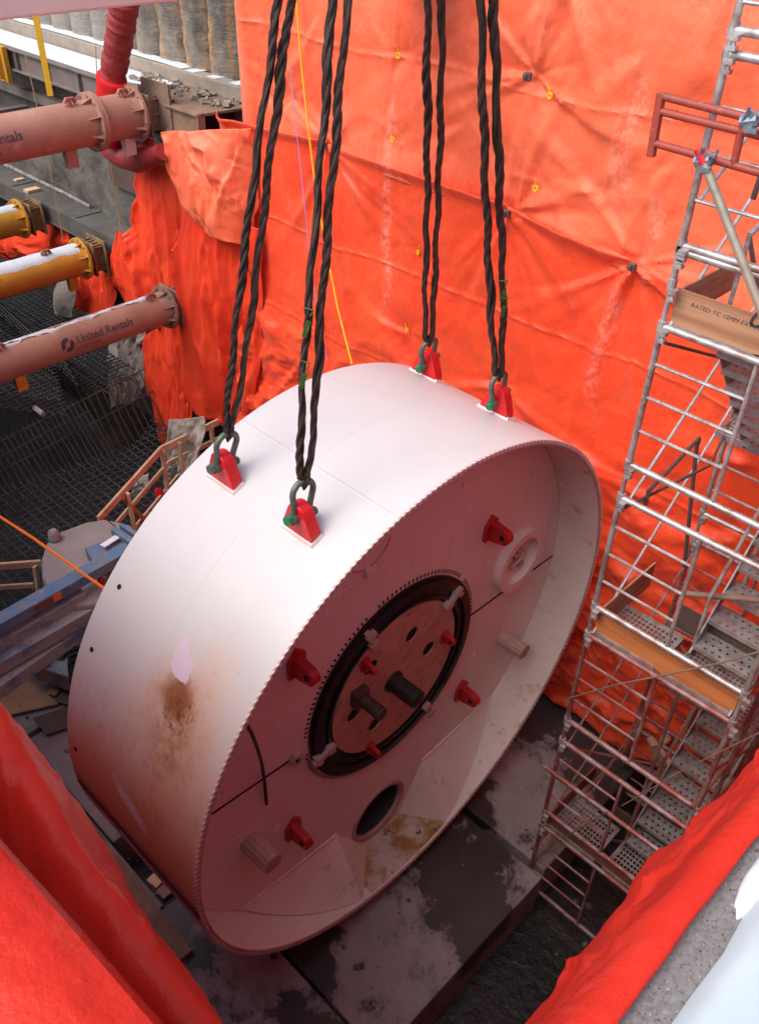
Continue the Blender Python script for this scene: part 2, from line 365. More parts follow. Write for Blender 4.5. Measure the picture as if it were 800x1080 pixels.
def flat_holes(outer, holes, fn, mat, name, parent, thick, nrm, **kw):
    """plate with holes: outline and holes in 2D, fn maps to the world; extruded by thick along nrm"""
    cu = bpy.data.curves.new('c', 'CURVE'); cu.dimensions = '2D'; cu.fill_mode = 'BOTH'; cu.extrude = 0
    for lp in [outer]+holes:
        sp = cu.splines.new('POLY'); sp.points.add(len(lp)-1); sp.use_cyclic_u = True
        for q, p in zip(sp.points, lp): q.co = (p[0], p[1], 0, 1)
    o = bpy.data.objects.new('c', cu); col.objects.link(o)
    dg = bpy.context.evaluated_depsgraph_get(); me = bpy.data.meshes.new_from_object(o.evaluated_get(dg))
    vs = [v.co.copy() for v in me.vertices]; fs = [tuple(p.vertices) for p in me.polygons]
    bpy.data.objects.remove(o); bpy.data.curves.remove(cu); bpy.data.meshes.remove(me)
    mb = MB(); n = Vector(nrm)*thick
    A = [fn(v.x, v.y) for v in vs]; mb.add(A, fs)
    mb.add([a+n for a in A], [f[::-1] for f in fs])
    for lp in [outer]+holes:
        k = len(lp); w = [fn(*p) for p in lp]
        mb.add(w+[p+n for p in w], [(i, (i+1)%k, (i+1)%k+k, i+k) for i in range(k)])
    if name is None: return mb
    return mb.build(name, mat, parent, **kw)
def ring2(cx, cy, r, n=32): return [(cx+r*math.cos(2*math.pi*i/n), cy+r*math.sin(2*math.pi*i/n)) for i in range(n)]

# ------------------------------------------------------------------ cloth
def vnoise(u, v, seed):
    rs = np.random.RandomState(seed); T = rs.rand(64, 64)
    iu = np.floor(u).astype(int); iv = np.floor(v).astype(int); fu = u-iu; fv = v-iv
    fu = fu*fu*(3-2*fu); fv = fv*fv*(3-2*fv)
    g = lambda a, b: T[a % 64, b % 64]
    return (g(iu,iv)*(1-fu)+g(iu+1,iv)*fu)*(1-fv)+(g(iu,iv+1)*(1-fu)+g(iu+1,iv+1)*fu)*fv
def fbm(u, v, seed, o=4, ridged=False):
    s = np.zeros_like(u); a = 1; t = 0
    for k in range(o):
        n = vnoise(u*2**k+k*7.3, v*2**k+k*3.1, seed+k)
        if ridged: n = 1-np.abs(2*n-1)
        s += a*n; t += a; a *= .5
    return s/t
def creases(u, v, segs):
    """sharp tension folds along segments (u0,v0,u1,v1,amp,width), strongest at the first end"""
    D = np.zeros_like(u)
    for (u0, v0, u1, v1, amp, w) in segs:
        du, dv = u1-u0, v1-v0; L2 = du*du+dv*dv+1e-9; L = math.sqrt(L2)
        t = ((u-u0)*du+(v-v0)*dv)/L2; tc = np.clip(t, 0, 1)
        bend = .06*L*np.sin(np.pi*tc)*math.sin(u0*7+v1*5)
        d = ((u-u0)*(-dv)+(v-v0)*du)/L+bend
        ov = np.where(t < 0, -t, np.where(t > 1, t-1, 0))*L
        ww = w*(.6+1.1*tc)
        f = np.exp(-np.sqrt(d*d+.3*ww*ww)/ww)*1.6-.75*np.exp(-np.sqrt((d-ww*2.1)**2+.3*ww*ww)/(ww*1.5))
        D += amp*f*np.exp(-(ov/.08)**2)*(1-.75*tc)*np.clip(tc*8+.25, 0, 1)
    return D
GRIDS = []
def surf_x(y, z):
    return min(float(g[np.argmin((g[:,1]-y)**2+(g[:,2]-z)**2), 0]) for g in GRIDS[:2])
def cloth(name, P, N, D, mat, label=None, solid=.012, smooth=True):
    """P (nu,nv,3) base points, N normal, D displacement"""
    Q = P+N*D[..., None]; nu, nv = D.shape
    mb = MB(); mb.v = [tuple(q) for q in Q.reshape(-1, 3)]
    mb.f = [(i*nv+j, i*nv+j+1, (i+1)*nv+j+1, (i+1)*nv+j) for i in range(nu-1) for j in range(nv-1)]
    mb.mi = [0]*len(mb.f)
    o = mb.build(name, mat, None, smooth=smooth, solid=solid)
    GRIDS.append(Q.reshape(-1, 3))
    if label: tag(o, label, 'tarpaulin')
    return o
def poly_at(pts, t):
    pts = np.array(pts, float); d = np.r_[0, np.cumsum(np.hypot(*np.diff(pts[:, :2], axis=0).T))]; d /= d[-1]
    return np.stack([np.interp(t, d, pts[:, k]) for k in range(pts.shape[1])], -1)
def smooth_poly(pts, t):
    q = poly_at(pts, t); k = max(3, len(t)//18)|1; w = np.ones(k)/k; h = k//2
    out = q.copy()
    for c in range(q.shape[1]):
        e = np.r_[np.full(h, q[0,c]), q[:,c], np.full(h, q[-1,c])]; out[:, c] = np.convolve(e, w, 'valid')
    return out
def px_sheet(name, L, Rr, X, label, mat='tarpred', seed=1, fold=.10, freq=3.0, crump=.018, sag=0, nu=90, nv=90, slant=0.6, bulge=0.05):
    """a hanging sheet between two edge lines on the wall plane at X"""
    t = np.linspace(0, 1, nv); l = smooth_poly(L, t); r = smooth_poly(Rr, t)
    P = np.zeros((nu, nv, 3))
    for i, s in enumerate(np.linspace(0, 1, nu)):
        for j in range(nv):
            q = l[j]*(1-s)+r[j]*s; xx = X if not callable(X) else X(s, t[j]); P[i, j] = on(0, xx, q[0], q[1])
    S, Tt = np.meshgrid(np.linspace(0, 1, nu), t, indexing='ij')
    wob = fbm(S*2.5, Tt*2.5, seed+11)
    y = P[..., 1]; z = P[..., 2]
    D = fold*1.15*fbm(y*freq*.55+slant*z*freq*.3+wob*1.4, z*.28+3, seed, 2, True)+fold*.10*fbm(y*freq*1.7+slant*z*freq+wob*3, z*.5+3, seed+2, 2, True)+crump*fbm(y*1.5+z*.8+9, z*1.5+5, seed+5, 3, True)
    rs_ = random.Random(seed*7); y0_, y1_, z0_, z1_ = y.min(), y.max(), z.min(), z.max(); sg = []
    for q in range(16):
        a_ = rs_.uniform(y0_, y1_); b_ = rs_.uniform(z0_+(z1_-z0_)*.35, z1_); ln = rs_.uniform(.4, 1.0)*(z1_-z0_)
        sg.append((a_, b_, a_+rs_.uniform(-.35,.35)-slant*.25*ln*.3, b_-ln, rs_.uniform(.02,.07)*(fold/.2), rs_.uniform(.025,.07)))
    D += creases(y, z, sg)
    D += bulge*np.sin(np.pi*S)*np.sin(np.pi*np.clip(Tt*.9+.05, 0, 1))
    N = np.zeros_like(P); N[..., 0] = -1
    return cloth(name, P, N, D, mat, label)

# main wall sheets ------------------------------------------------------------
XW = 8.8
def wallpt(px): p = on(0, XW, *px); return p.y, p.z
yties = [wallpt(p) for p in [(311,103),(440,55),(433,142),(452,262),(440,343),(599,96),(583,192),(542,403)]]
gties = [wallpt(p) for p in [(573,77),(551,219),(682,274),(359,149),(455,400)]]
def seamz(y):
    k = [-.5, 2.0, 4.32, 6.0, 6.15, 9.35, 11.4]; zv = [-4.1,-3.95,-3.66,-3.50,-3.48,-3.42,-3.5]
    return np.interp(y, k, zv)
def wall_sheet(name, y0, y1, z0, z1, label, seed, top_seam=False, n=(320, 200), xoff=0):
    Y = np.linspace(y0, y1, n[0]); T = np.linspace(0, 1, n[1])
    YY, TT = np.meshgrid(Y, T, indexing='ij')
    if top_seam: hi = seamz(YY)+.06*np.sin(YY*2.1)*0; ZZ = hi*(1-TT)+z0*TT
    else: lo = seamz(YY)-.18; ZZ = z1*(1-TT)+lo*TT
    P = np.stack([np.full_like(YY, XW-xoff), YY, ZZ], -1); N = np.zeros_like(P); N[..., 0] = -1
    wob = fbm(YY*.6, ZZ*.6, seed+20)
    D = .22*fbm(YY*.45+wob, ZZ*.5, seed, 2)+.07*fbm(YY*.9-ZZ*.5+wob, ZZ*.35+YY*.2, seed+2, 2, True)+.034*fbm(YY*1.7+wob*3, ZZ*1.1+wob*2, seed+3, 4, True)+.010*fbm(YY*6, ZZ*4.2, seed+4, 3, True)
    for i, (cy, cz) in enumerate(yties+gties):
        grey = i >= len(yties)
        dy = YY-cy; dz = ZZ-cz; r = np.sqrt(dy**2+dz**2)+1e-4; th = np.arctan2(dz, dy)
        rad = 1.05 if grey else .55
        D -= (.13 if grey else .06)*np.exp(-r/(.38 if grey else .2))
        k = 11 if grey else 8
        ray_ = np.abs(np.sin(th*k/2+i*1.7+7*fbm(th*.9+5, r*.35+i, 40+i)))
        D += (.018 if grey else .010)*ray_*np.exp(-r/rad)*(1-np.exp(-r/.1))
        if (cz > seamz(cy)+.12) == (not top_seam) or abs(cz-seamz(cy)) < .12:
            rs = random.Random(500+i); sg = []
            for q in range(13 if grey else 6):
                an = math.radians(rs.uniform(-165, -15) if (top_seam and grey) else rs.uniform(0, 360)) ; ln = rs.uniform(.5, 2.3) if grey else rs.uniform(.3, .9)
                sg.append((cy+.06*math.cos(an), cz+.06*math.sin(an), cy+ln*math.cos(an), cz+ln*math.sin(an), rs.uniform(.02,.055) if grey else rs.uniform(.012,.025), rs.uniform(.03,.08)))
            D += creases(YY, ZZ, sg)
    # heat sealed seams
    for zs, a in ((-1.0,.012),(-2.25,.016),(-4.85,.018),(-6.3,.015),(-7.9,.015)):
        zc = zs+.10*fbm(YY*.7, YY*0, seed+31)+.03*np.sin(YY*1.9)
        D += a*np.exp(-((ZZ-zc)/.022)**2); D -= .03*np.exp(-((ZZ-zc)/.3)**2)*fbm(YY*3.2, YY*0+2, seed+33, 2)
    for ys, a in ((4.9,.012),(8.2,.010),(6.05,.016)):
        D += a*np.exp(-((YY-ys-.1*np.sin(ZZ*1.3))/.025)**2)
    LN = [((612,-20),(656,130),.10,.10),((622,-10),(640,75),.05,.06),((604,-20),(574,74),.06,.06),((592,-10),(560,40),.04,.05),((780,-20),(738,90),.06,.07),((350,20),(300,90),.04,.05),((470,40),(530,-20),.05,.08),
          ((300,20),(345,140),.05,.07),((690,60),(625,120),.05,.08),((720,170),(660,260),.04,.06),((500,130),(440,200),.04,.07),((640,200),(560,170),.04,.06)] if not top_seam else \
         [((551,219),(520,345),.09,.08),((551,219),(470,320),.06,.07),((551,219),(590,340),.07,.07),((551,219),(640,360),.07,.06),((682,274),(636,395),.08,.06),((682,274),(700,400),.08,.05),((682,274),(760,330),.05,.05),
          ((359,149),(342,290),.10,.09),((359,149),(425,250),.07,.07),((359,149),(300,260),.07,.07),((359,149),(385,330),.05,.06),((544,403),(470,402),.06,.04),((544,403),(610,450),.06,.05),((440,350),(380,300),.05,.06),
          ((450,410),(400,330),.09,.08),((262,300),(330,380),.11,.10),((330,380),(270,430),.10,.07),((285,420),(275,330),.09,.08),((245,330),(300,460),.10,.09),((640,480),(560,420),.08,.09),((700,520),(600,470),.10,.08),
          ((690,600),(620,560),.12,.10),((790,560),(680,540),.10,.09),((760,640),(660,600),.12,.10),((800,480),(700,450),.08,.08),((640,640),(700,560),.10,.09),((650,700),(640,600),.12,.08)]
    D += creases(YY, ZZ, [(*wallpt(a), *wallpt(b), am, w_) for a, b, am, w_ in LN])
    if top_seam:
        D += .10*np.exp(-((ZZ-seamz(YY))/.10)**2)
        low = np.clip((-5.6-ZZ)/3.5, 0, 1)
        D += .42*low*fbm(YY*1.1+ZZ*.8, ZZ*1.9-YY*.5, seed+50, 3, True)
        D += .02
    else:
        D += .07*np.exp(-((ZZ-seamz(YY))/.25)**2)*fbm(YY*2.5, YY*0, seed+61, 2, True)
    # bulge over the corner at the far end, held back at the edge
    D = D*(.25+.75*np.clip((y1-YY)/.5, 0, 1)) + .12*np.exp(-((YY-(y1-.35))/.25)**2)
    return cloth(name, P, N, D, 'tarplow' if top_seam else 'tarp', label)
wall_sheet('tarpaulin', -.5, 11.35, None, 1.0, 'huge sunlit orange tarp covering the upper half of the far wall', 3, False, (420, 170))
wall_sheet('tarpaulin', -.5, 11.9, -10.3, None, 'large orange tarp hung below the long sagging seam, behind the white drum', 5, True, (420, 260), .02)
# tie rings and grey clips on the wall
XW0 = XW
for i, (cy, cz) in enumerate(yties):
    XW = surf_x(cy, cz)+.08; mb = MB(); a0 = i*1.3
    pts = [(XW-.11, cy+.022*math.cos(t)*(1+.4*math.sin(a0)), cz+.028*math.sin(t)) for t in np.linspace(0, 2*math.pi, 13)[:-1]]
    mb.tube(pts, .013, 6, closed=True); mb.tube([(XW-.12, cy, cz+.04), (XW-.13, cy+.04*math.cos(a0), cz+.11)], .008, 5)
    tag(mb.build('tie_ring', 'yellow'), ['yellow tie ring beside the yellow rope near the left slings','topmost yellow tie ring left of the third sling','yellow tie ring left of the third sling in the second row','yellow tie ring between the third sling legs, below the seam','yellow tie ring just above the third shackle','yellow tie ring on the tarp right of the topmost grey clip','yellow tie ring in a pucker above the long sagging seam','yellow tie ring right of the fourth shackle'][i], 'tie ring', 'yellow tie rings pinning the orange tarps')
for i, (cy, cz) in enumerate(gties[:4]):
    XW = surf_x(cy, cz)+.08; mb = MB(); mb.box((XW-.10, cy, cz), (.05, .085, .085)); mb.box((XW-.14, cy+.01, cz+.005), (.03, .045, .05))
    tag(mb.build('tarp_clip', 'galv_dark', bevel=.006), ['grey square tarp clip high on the upper orange tarp','grey tarp clip on the seam right of the fourth sling','grey tarp clip on the seam left of the scaffold','grey tarp clip on the seam right of the second sling'][i], 'clip', 'grey clips pinning the orange tarps')

XW = XW0
# corner sheets left of the main wall --------------------------------------------
px_sheet('tarpaulin', [(182,136),(187,172),(203,215),(236,246)], [(280,131),(282,175),(284,215),(280,258)], lambda s_, t_: 8.28+.45*s_**2, 'bright orange tarp bag sagging right under the end of the snowy waler', seed=21, fold=.26, freq=2.2, slant=-1.5, bulge=.18, mat='tarp')
px_sheet('tarpaulin', [(150,172),(149,205),(147,238),(126,266),(131,300),(150,338)], [(226,168),(230,225),(228,270),(220,310),(196,345)], 8.50, 'red tarp draped in folds above the lowest pink strut flange', seed=22, fold=.26, freq=2.8, slant=.25)
px_sheet('tarpaulin', [(204,210),(203,250),(198,290),(197,340),(206,400),(222,432)], [(292,235),(292,290),(290,350),(284,420),(270,452)], lambda s_, t_: 8.40+.36*s_**1.5, 'red tarp with vertical pleats hanging behind the first left sling', seed=23, fold=.30, freq=3.0, slant=.2, bulge=.1)
px_sheet('tarpaulin', [(160,350),(156,385),(170,430),(180,470),(186,512)], [(186,335),(192,400),(200,440),(205,480),(206,512)], 8.46, 'long narrow red tarp strip hanging down to the rebar', seed=24, fold=.16, freq=4, slant=.1, nu=50)
px_sheet('tarpaulin', [(176,330),(180,370),(192,405),(190,440)], [(206,330),(208,380),(214,410),(209,445)], 8.36, 'short red tarp flap below the flange of the lowest pink strut', seed=25, fold=.16, freq=4, slant=.1, nu=50)
px_sheet('tarpaulin', [(128,241),(123,262),(125,290),(136,318),(140,338)], [(129,241),(136,268),(142,292),(150,318),(152,338)], 8.28, 'pointed red tarp tip hung from a thin string', seed=26, fold=.07, freq=3, slant=.1, nu=30)
px_sheet('tarpaulin', [(84,262),(82,290),(80,312),(84,322)], [(134,258),(134,285),(134,310),(128,332)], 8.75, 'crumpled red tarp bundle behind the snowy yellow strut end', seed=27, fold=.22, freq=2.6)
px_sheet('tarpaulin', [(-15,226),(-15,250),(0,262),(20,275)], [(72,238),(84,252),(80,262),(58,274)], 8.72, 'dull red tarp bulging under the lower waler at the left edge', seed=28, fold=.2, freq=1.4, bulge=.3)
px_sheet('tarp_lining', [(124,342),(123,372),(122,400),(126,427)], [(160,345),(158,380),(158,405),(150,420)], 8.5, 'grey beige tarp lining hanging crumpled below the lowest pink strut', mat='greycloth', seed=29, fold=.22, freq=2.4)
px_sheet('tarp_lining', [(66,288),(61,308),(60,322),(62,330)], [(84,284),(86,305),(84,320),(80,334)], 8.3, 'rolled grey tarp end with red hem below the snowy yellow strut', mat='greycloth', seed=30, fold=.10, freq=1.4, bulge=.2, nu=40)
px_sheet('plastic_sheet', [(206,430),(200,455),(192,490),(190,520)], [(240,428),(240,455),(238,480),(222,512)], 8.1, 'crumpled dirty white plastic sheet behind the timber guardrail', mat='plastic', seed=31, fold=.5, freq=3.4, slant=1.2, crump=.12)
for o in list(col.objects):
    if o.name.startswith('tarp_lining'): o['category'] = 'tarp lining'
    if o.name.startswith('plastic_sheet'): o['category'] = 'plastic sheet'

# ------------------------------------------------------------------ near tarps over the pit edges
def near_sheet(name, axis, prof, a0, a1, label, seed, n=260, bottom=-10.9):
    """profile points (offset from the pit edge, z) dragged along the other axis"""
    prof = np.array(prof, float); m = 210
    d = np.r_[0, np.cumsum(np.hypot(*np.diff(prof, axis=0).T))]
    # dense near the top, sparse on the way down
    tt = np.r_[np.linspace(0, 3.0, 150), np.linspace(3.05, d[-1], m-150)]
    px_ = np.interp(tt, d, prof[:, 0]); pz = np.interp(tt, d, prof[:, 1])
    k = 9; w = np.ones(k)/k; e = lambda q: np.convolve(np.r_[np.full(4, q[0]), q, np.full(4, q[-1])], w, 'valid')
    px_ = e(px_); pz = e(pz)
    A = a0+(a1-a0)*np.linspace(0, 1, n)**1.6
    AA, TT = np.meshgrid(A, tt, indexing='ij'); PX = np.tile(px_, (n, 1)); PZ = np.tile(pz, (n, 1))
    tx = np.gradient(px_); tz = np.gradient(pz); L = np.hypot(tx, tz); nx = np.tile(-tz/L, (n, 1)); nz = np.tile(tx/L, (n, 1))
    zc = np.interp(AA, [.8, 1.5, 2.6, 9], [.80, .86, 1.0, 1.0]) if axis == 'x' else np.interp(AA, [.8, 1.4, 2.4, 9], [.95, .92, .84, .84])
    edge = .035*(fbm(AA*2.4, AA*0+.5, seed+30, 3)-.45)*np.exp(-TT/.12)*(1 if axis == 'y' else 0)
    PX = PX*zc+edge
    P = np.zeros((n, m, 3)); N = np.zeros((n, m, 3))
    P[..., 0 if axis == 'x' else 1] = PX; P[..., 1 if axis == 'x' else 0] = AA; P[..., 2] = PZ
    N[..., 0 if axis == 'x' else 1] = nx; N[..., 2] = nz
    w2 = fbm(AA*.8, TT*.6, seed+9)
    D = .10*fbm(AA*1.3+TT*.9+w2, TT*.5, seed, 3)+.05*fbm(AA*1.9-TT*1.8+w2*2, TT*.8+AA*.3, seed+2, 3, True)+.022*fbm(AA*4.5-TT*3+w2*4, TT*1.6, seed+6, 3, True)**2+.007*fbm(AA*12, TT*9, seed+3, 3, True)
    rs_ = random.Random(seed); sg = []
    for q in range(46):
        a_ = rs_.uniform(a0, 6); t_ = rs_.uniform(.15, 1.6); ln = rs_.uniform(.3, 1.6); an = rs_.uniform(-.9, .9)
        sg.append((a_, t_, a_+ln*math.cos(an), t_+ln*math.sin(an)*.8, rs_.uniform(.008,.03), rs_.uniform(.012,.035)))
    D += creases(AA, TT, sg)
    D = (D-(.045 if axis == 'y' else .075))*np.clip(TT/.35, 0, 1)
    return cloth(name, P, N, D, 'tarpnear', label, solid=.006)
near_sheet('tarpaulin', 'x', [(.02,-2.24),(.20,-2.30),(.30,-2.85),(.36,-3.02),(.46,-2.98),(.60,-2.84),(.69,-3.05),(.73,-3.7),(.68,-10.9)], .55, 9.6, 'glossy red tarp draped over the near edge in the lower left corner', 71)
near_sheet('tarpaulin', 'y', [(.184,-2.168),(.25,-2.145),(.29,-2.25),(.315,-2.50),(.35,-2.56),(.40,-2.62),(.45,-2.95),(.47,-3.6),(.45,-10.9)], .55, 8.7, 'glossy red tarp draped over the near edge in the lower right corner', 83)

nf, mf = 160, 40
A = .4+4.2*np.linspace(0, 1, nf)**1.4; T = np.linspace(0, 1, mf); AA, TT = np.meshgrid(A, T, indexing='ij')
xe = np.interp(AA, [.9, 1.4, 2.1, 5], [.345, .32, .285, .26])*(1+.06*(fbm(AA*1.4, AA*0, 301, 2)-.5))
P = np.stack([(-.02+.05*np.exp(-AA*2)) + (xe-.0)*TT, AA, -2.165-.02*TT+.03*np.sin(np.pi*TT)], -1); N = np.zeros_like(P); N[..., 2] = 1
D = .022*fbm(AA*2.0+TT*.6, TT*1.6-AA*.4, 302, 3, True)-.012-.05*np.clip((TT-.93)/.07, 0, 1)
cloth('tarpaulin', P, N, D, 'tarpnear', 'pale lit flap of tarp folded over the kerb in the bottom left corner', solid=.006)
# ------------------------------------------------------------------ setting
def quad(name, pts, mat): mb = MB(); mb.add(pts, [(0,1,2,3)]); return mb.build(name, mat)
struct(quad('pit_floor', [(-1,-1,-11.15),(10.5,-1,-11.15),(10.5,27,-11.15),(-1,27,-11.15)], 'mud'))
g = MB()
for (x0,x1,y0,y1,z) in ((-80,-.42,-80,120,-2.25),(-.42,80,-80,-.62,-2.25),(-.42,80,26,120,-2.25),(10.9,80,-.62,26,-2.25)):
    g.add([(x0,y0,z),(x1,y0,z),(x1,y1,z),(x0,y1,z)], [(0,1,2,3)])
struct(g.build('ground', 'ground'))
# pit walls behind the tarps
w = MB(); w.box((-.18,4.5,-6.75),(.5,12.2,8.9)); tag(w.build('pit_wall', 'darkwall'), 'dark pit wall behind the red tarp in the lower left corner', 'wall')
w = MB(); w.box((-.18,18.4,-6.75),(.5,15.4,8.9)); tag(w.build('pit_wall', 'darkwall'), 'dark pit wall carrying the left ends of the struts', 'wall')
w = MB(); w.box((5,-.15,-6.75),(9.8,.5,8.9)); tag(w.build('pit_wall', 'darkwall'), 'dark pit wall behind the red tarp in the lower right corner', 'wall')
w = MB(); w.box((9.45,5.3,-5.1),(1.0,12.6,12.1)); tag(w.build('pit_wall', 'darkwall'), 'dark wall behind the big orange tarps', 'wall')
w = MB(); w.box((5,26.2,-6),(11.5,.5,11)); tag(w.build('pit_wall', 'darkwall'), 'dark end wall far beyond the rebar', 'wall')
# near concrete kerb with snow
w = MB(); n = 60
w.box((4.6,.11,-2.36),(9.4,.27,.34)); w.box((.0,5.2,-2.40),(.16,9.4,.32)); 
tag(w.build('concrete_kerb', 'cap', bevel=.012), 'speckled grey concrete kerb in the lower right corner', 'kerb')
def snow_sheet(name, x0, x1, y0, y1, z, label, seed, edge=None, th=.06, n=60, m=24):
    mb = MB(); xs = np.linspace(x0, x1, n); ys = np.linspace(y0, y1, m); rs = np.random.RandomState(seed)
    for i, x in enumerate(xs):
        for j, y in enumerate(ys):
            yy = y + (0 if j < m-1 else 0)
            e = min(1, min(j, m-1-j)/2.2)
            q = float(fbm(np.array([x*2.2]), np.array([y*3.0]), seed, 3)[0])
            wob = .035*(float(fbm(np.array([x*5.0]), np.array([j*.2]), seed+4, 3)[0])-.5)
            mb.v.append((x, yy+wob*(j/(m-1))**3, z+th*math.sqrt(e)*(.6+.5*q)))
    mb.f = [(i*m+j, i*m+j+1, (i+1)*m+j+1, (i+1)*m+j) for i in range(n-1) for j in range(m-1)]; mb.mi = [0]*len(mb.f)
    return tag(mb.build(name, 'ice', smooth=True), label, 'snow')
snow_sheet('snow_bank', .5, 9.3, -.55, .105, -2.185, 'smooth bluish snow bank beside the kerb in the lower right corner', 5, th=.10)
mb = MB(); NR, NA = 9, 60
for k in range(NR+1):
    f = k/NR
    for i in range(NA):
        t = 2*math.pi*i/NA; q = float(fbm(np.array([2+1.1*math.cos(t)]), np.array([2+1.1*math.sin(t)]), 401, 3)[0])
        rr = f*(.85+.5*q); x = 1.66+.155*rr*math.cos(t); y = .118+.034*rr*math.sin(t)+.00*math.cos(t)
        h = .035*math.sqrt(max(0, 1-f*f))*(.7+.6*float(fbm(np.array([x*9]), np.array([y*9]), 402, 3)[0]))
        mb.v.append((x, y, -2.192+h))
mb.f = [(k*NA+i, k*NA+(i+1)%NA, (k+1)*NA+(i+1)%NA, (k+1)*NA+i) for k in range(NR) for i in range(NA)]; mb.mi = [0]*len(mb.f)
tag(mb.build('snow_clump', 'snow', smooth=True), 'small white snow clump melting on the kerb at the right edge', 'snow')
snow_sheet('snow_bank', -.4, .07, .2, 6, -2.19, 'corner of bluish snow beside the red tarp at lower left', 6, th=.05)

# ------------------------------------------------------------------ floor slabs under the drum
def slab(x0, x1, y0, y1, zt, h, mat, label, name='concrete_slab', tilt=0):
    mb = MB(); mb.box(((x0+x1)/2, (y0+y1)/2, zt-h/2), (x1-x0, y1-y0, h))
    return tag(mb.build(name, mat, bevel=.02), label, 'slab')
slab(2.995,5.895,2.55,8.6,-10.4,.75,'slab','wet stained concrete slab right under the white drum')
slab(5.985,8.72,2.58,8.6,-10.38,.75,'slab','concrete slab reaching from the drum to the foot of the scaffold')
slab(.7,2.965,2.55,5.55,-10.41,.75,'slab','pinkish grey concrete slab at the bottom left of the drum rim')
slab(.7,2.33,5.58,9.05,-10.42,.7,'floor','grey floor slab between the lower left tarp and the drum')
slab(2.36,2.965,6.75,9.0,-10.44,.7,'floor','narrow floor slab behind the dark hole by the drum')
slab(.7,8.7,9.08,11.2,-10.43,.7,'floor','dusty grey floor slab under the boom lift')
mb = MB(); mb.box((2.62,5.72,-10.47),(.5,.16,.12)); tag(mb.build('timber_block','oldwood',bevel=.01),'timber block bridging the dark hole, nearest the drum rim','timber')
mb = MB(); mb.box((2.66,5.98,-10.52),(.55,.18,.12), Matrix.Rotation(.15,3,'Z')); tag(mb.build('timber_block','wood',bevel=.01),'paler timber block at the edge of the dark hole','timber')
mb = MB(); mb.box((2.16,6.55,-10.37),(.26,3.4,.09), Matrix.Rotation(-.03,3,'Z')); tag(mb.build('timber_beam','oldwood',bevel=.01),'long weathered timber beam lying beside the lower left tarp','timber')
def pxpoly(pts, z): return [on(2, z, *p) for p in pts]
mb = MB(); mb.prism(pxpoly([(-30,690),(2,689),(62,742),(10,754),(-30,748)], -10.36), (0,0,-.03)); tag(mb.build('plywood_sheet','floorply'),'orange brown plywood sheet on the floor by the boom lift','plywood')
mb = MB(); mb.prism(pxpoly([(35,757),(72,745),(84,763),(49,775)], -10.375), (0,0,-.02)); tag(mb.build('plywood_sheet','brownpanel'),'small brown board lying beside the plywood sheet','plywood')

# ------------------------------------------------------------------ the shield drum
S3 = 3.0
DC = np.array([1.6002,1.2294,-2.3864])*S3; DA = np.array([.0131,-1,-.0215]); DA /= np.linalg.norm(DA)
E1 = np.cross(DA,[0,0,1.]); E1 /= np.linalg.norm(E1); E2 = np.cross(E1, DA)
W = 1.91; BS = .55; RI = 2.945
def dp(a, b, s): return Vector(DC + a*E1 + b*E2 - s*DA)
def dpol(r, ang, s): return dp(r*math.cos(ang), r*math.sin(ang), s)
def face(x, y, s=BS):
    d = ray(x, y); c = DC-DA*s; t = (c@DA)/(d@DA); q = d*t-c; return float(q@E1), float(q@E2)
AX = Vector(DA)
drum = thing('tunnel_shield_drum', dp(0,-3,W/2), 'huge white steel tunnel shield drum hanging from four slings above the slabs', 'shield drum')
NS = 256
mb = MB(); uvs = []
prof = [(3.0,0.006,1),(3.0,W,1),(2.965,W+.03,1),(2.93,W,0),(RI,BS+.06,0)]
def ring_mesh(profile, n=NS, mi=0, mis=None):
    m = MB(); k = len(profile)
    for i in range(n+1):
        a = -math.pi+2*math.pi*i/n
        for (r, s) in profile: m.v.append(tuple(dpol(r, a, s)))
    for i in range(n):
        for j in range(k-1):
            m.f.append((i*k+j, i*k+j+1, (i+1)*k+j+1, (i+1)*k+j)); m.mi.append(mis[j] if mis else mi)
    return m
ns = 9
pro = [(3.0, .004+(W-.004)*j/ns) for j in range(ns+1)]+[(2.955, W+.02),(2.93, W)]
m = ring_mesh(pro); k = len(pro)
m.uv = [((-math.pi+2*math.pi*(v//k)/NS)*3.0, pro[v % k][1]) for v in range(len(m.v))]
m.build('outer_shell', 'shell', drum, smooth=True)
ring_mesh([(RI, .004),(RI, .2),(RI, .4),(RI, BS)]).build('inner_shell', 'faceinner', drum, smooth=True)
mbk = MB(); mbk.prism([dpol(2.93, 2*math.pi*i/96, W-.1) for i in range(96)], -AX*.05); mbk.build('rear_plate','face',drum)
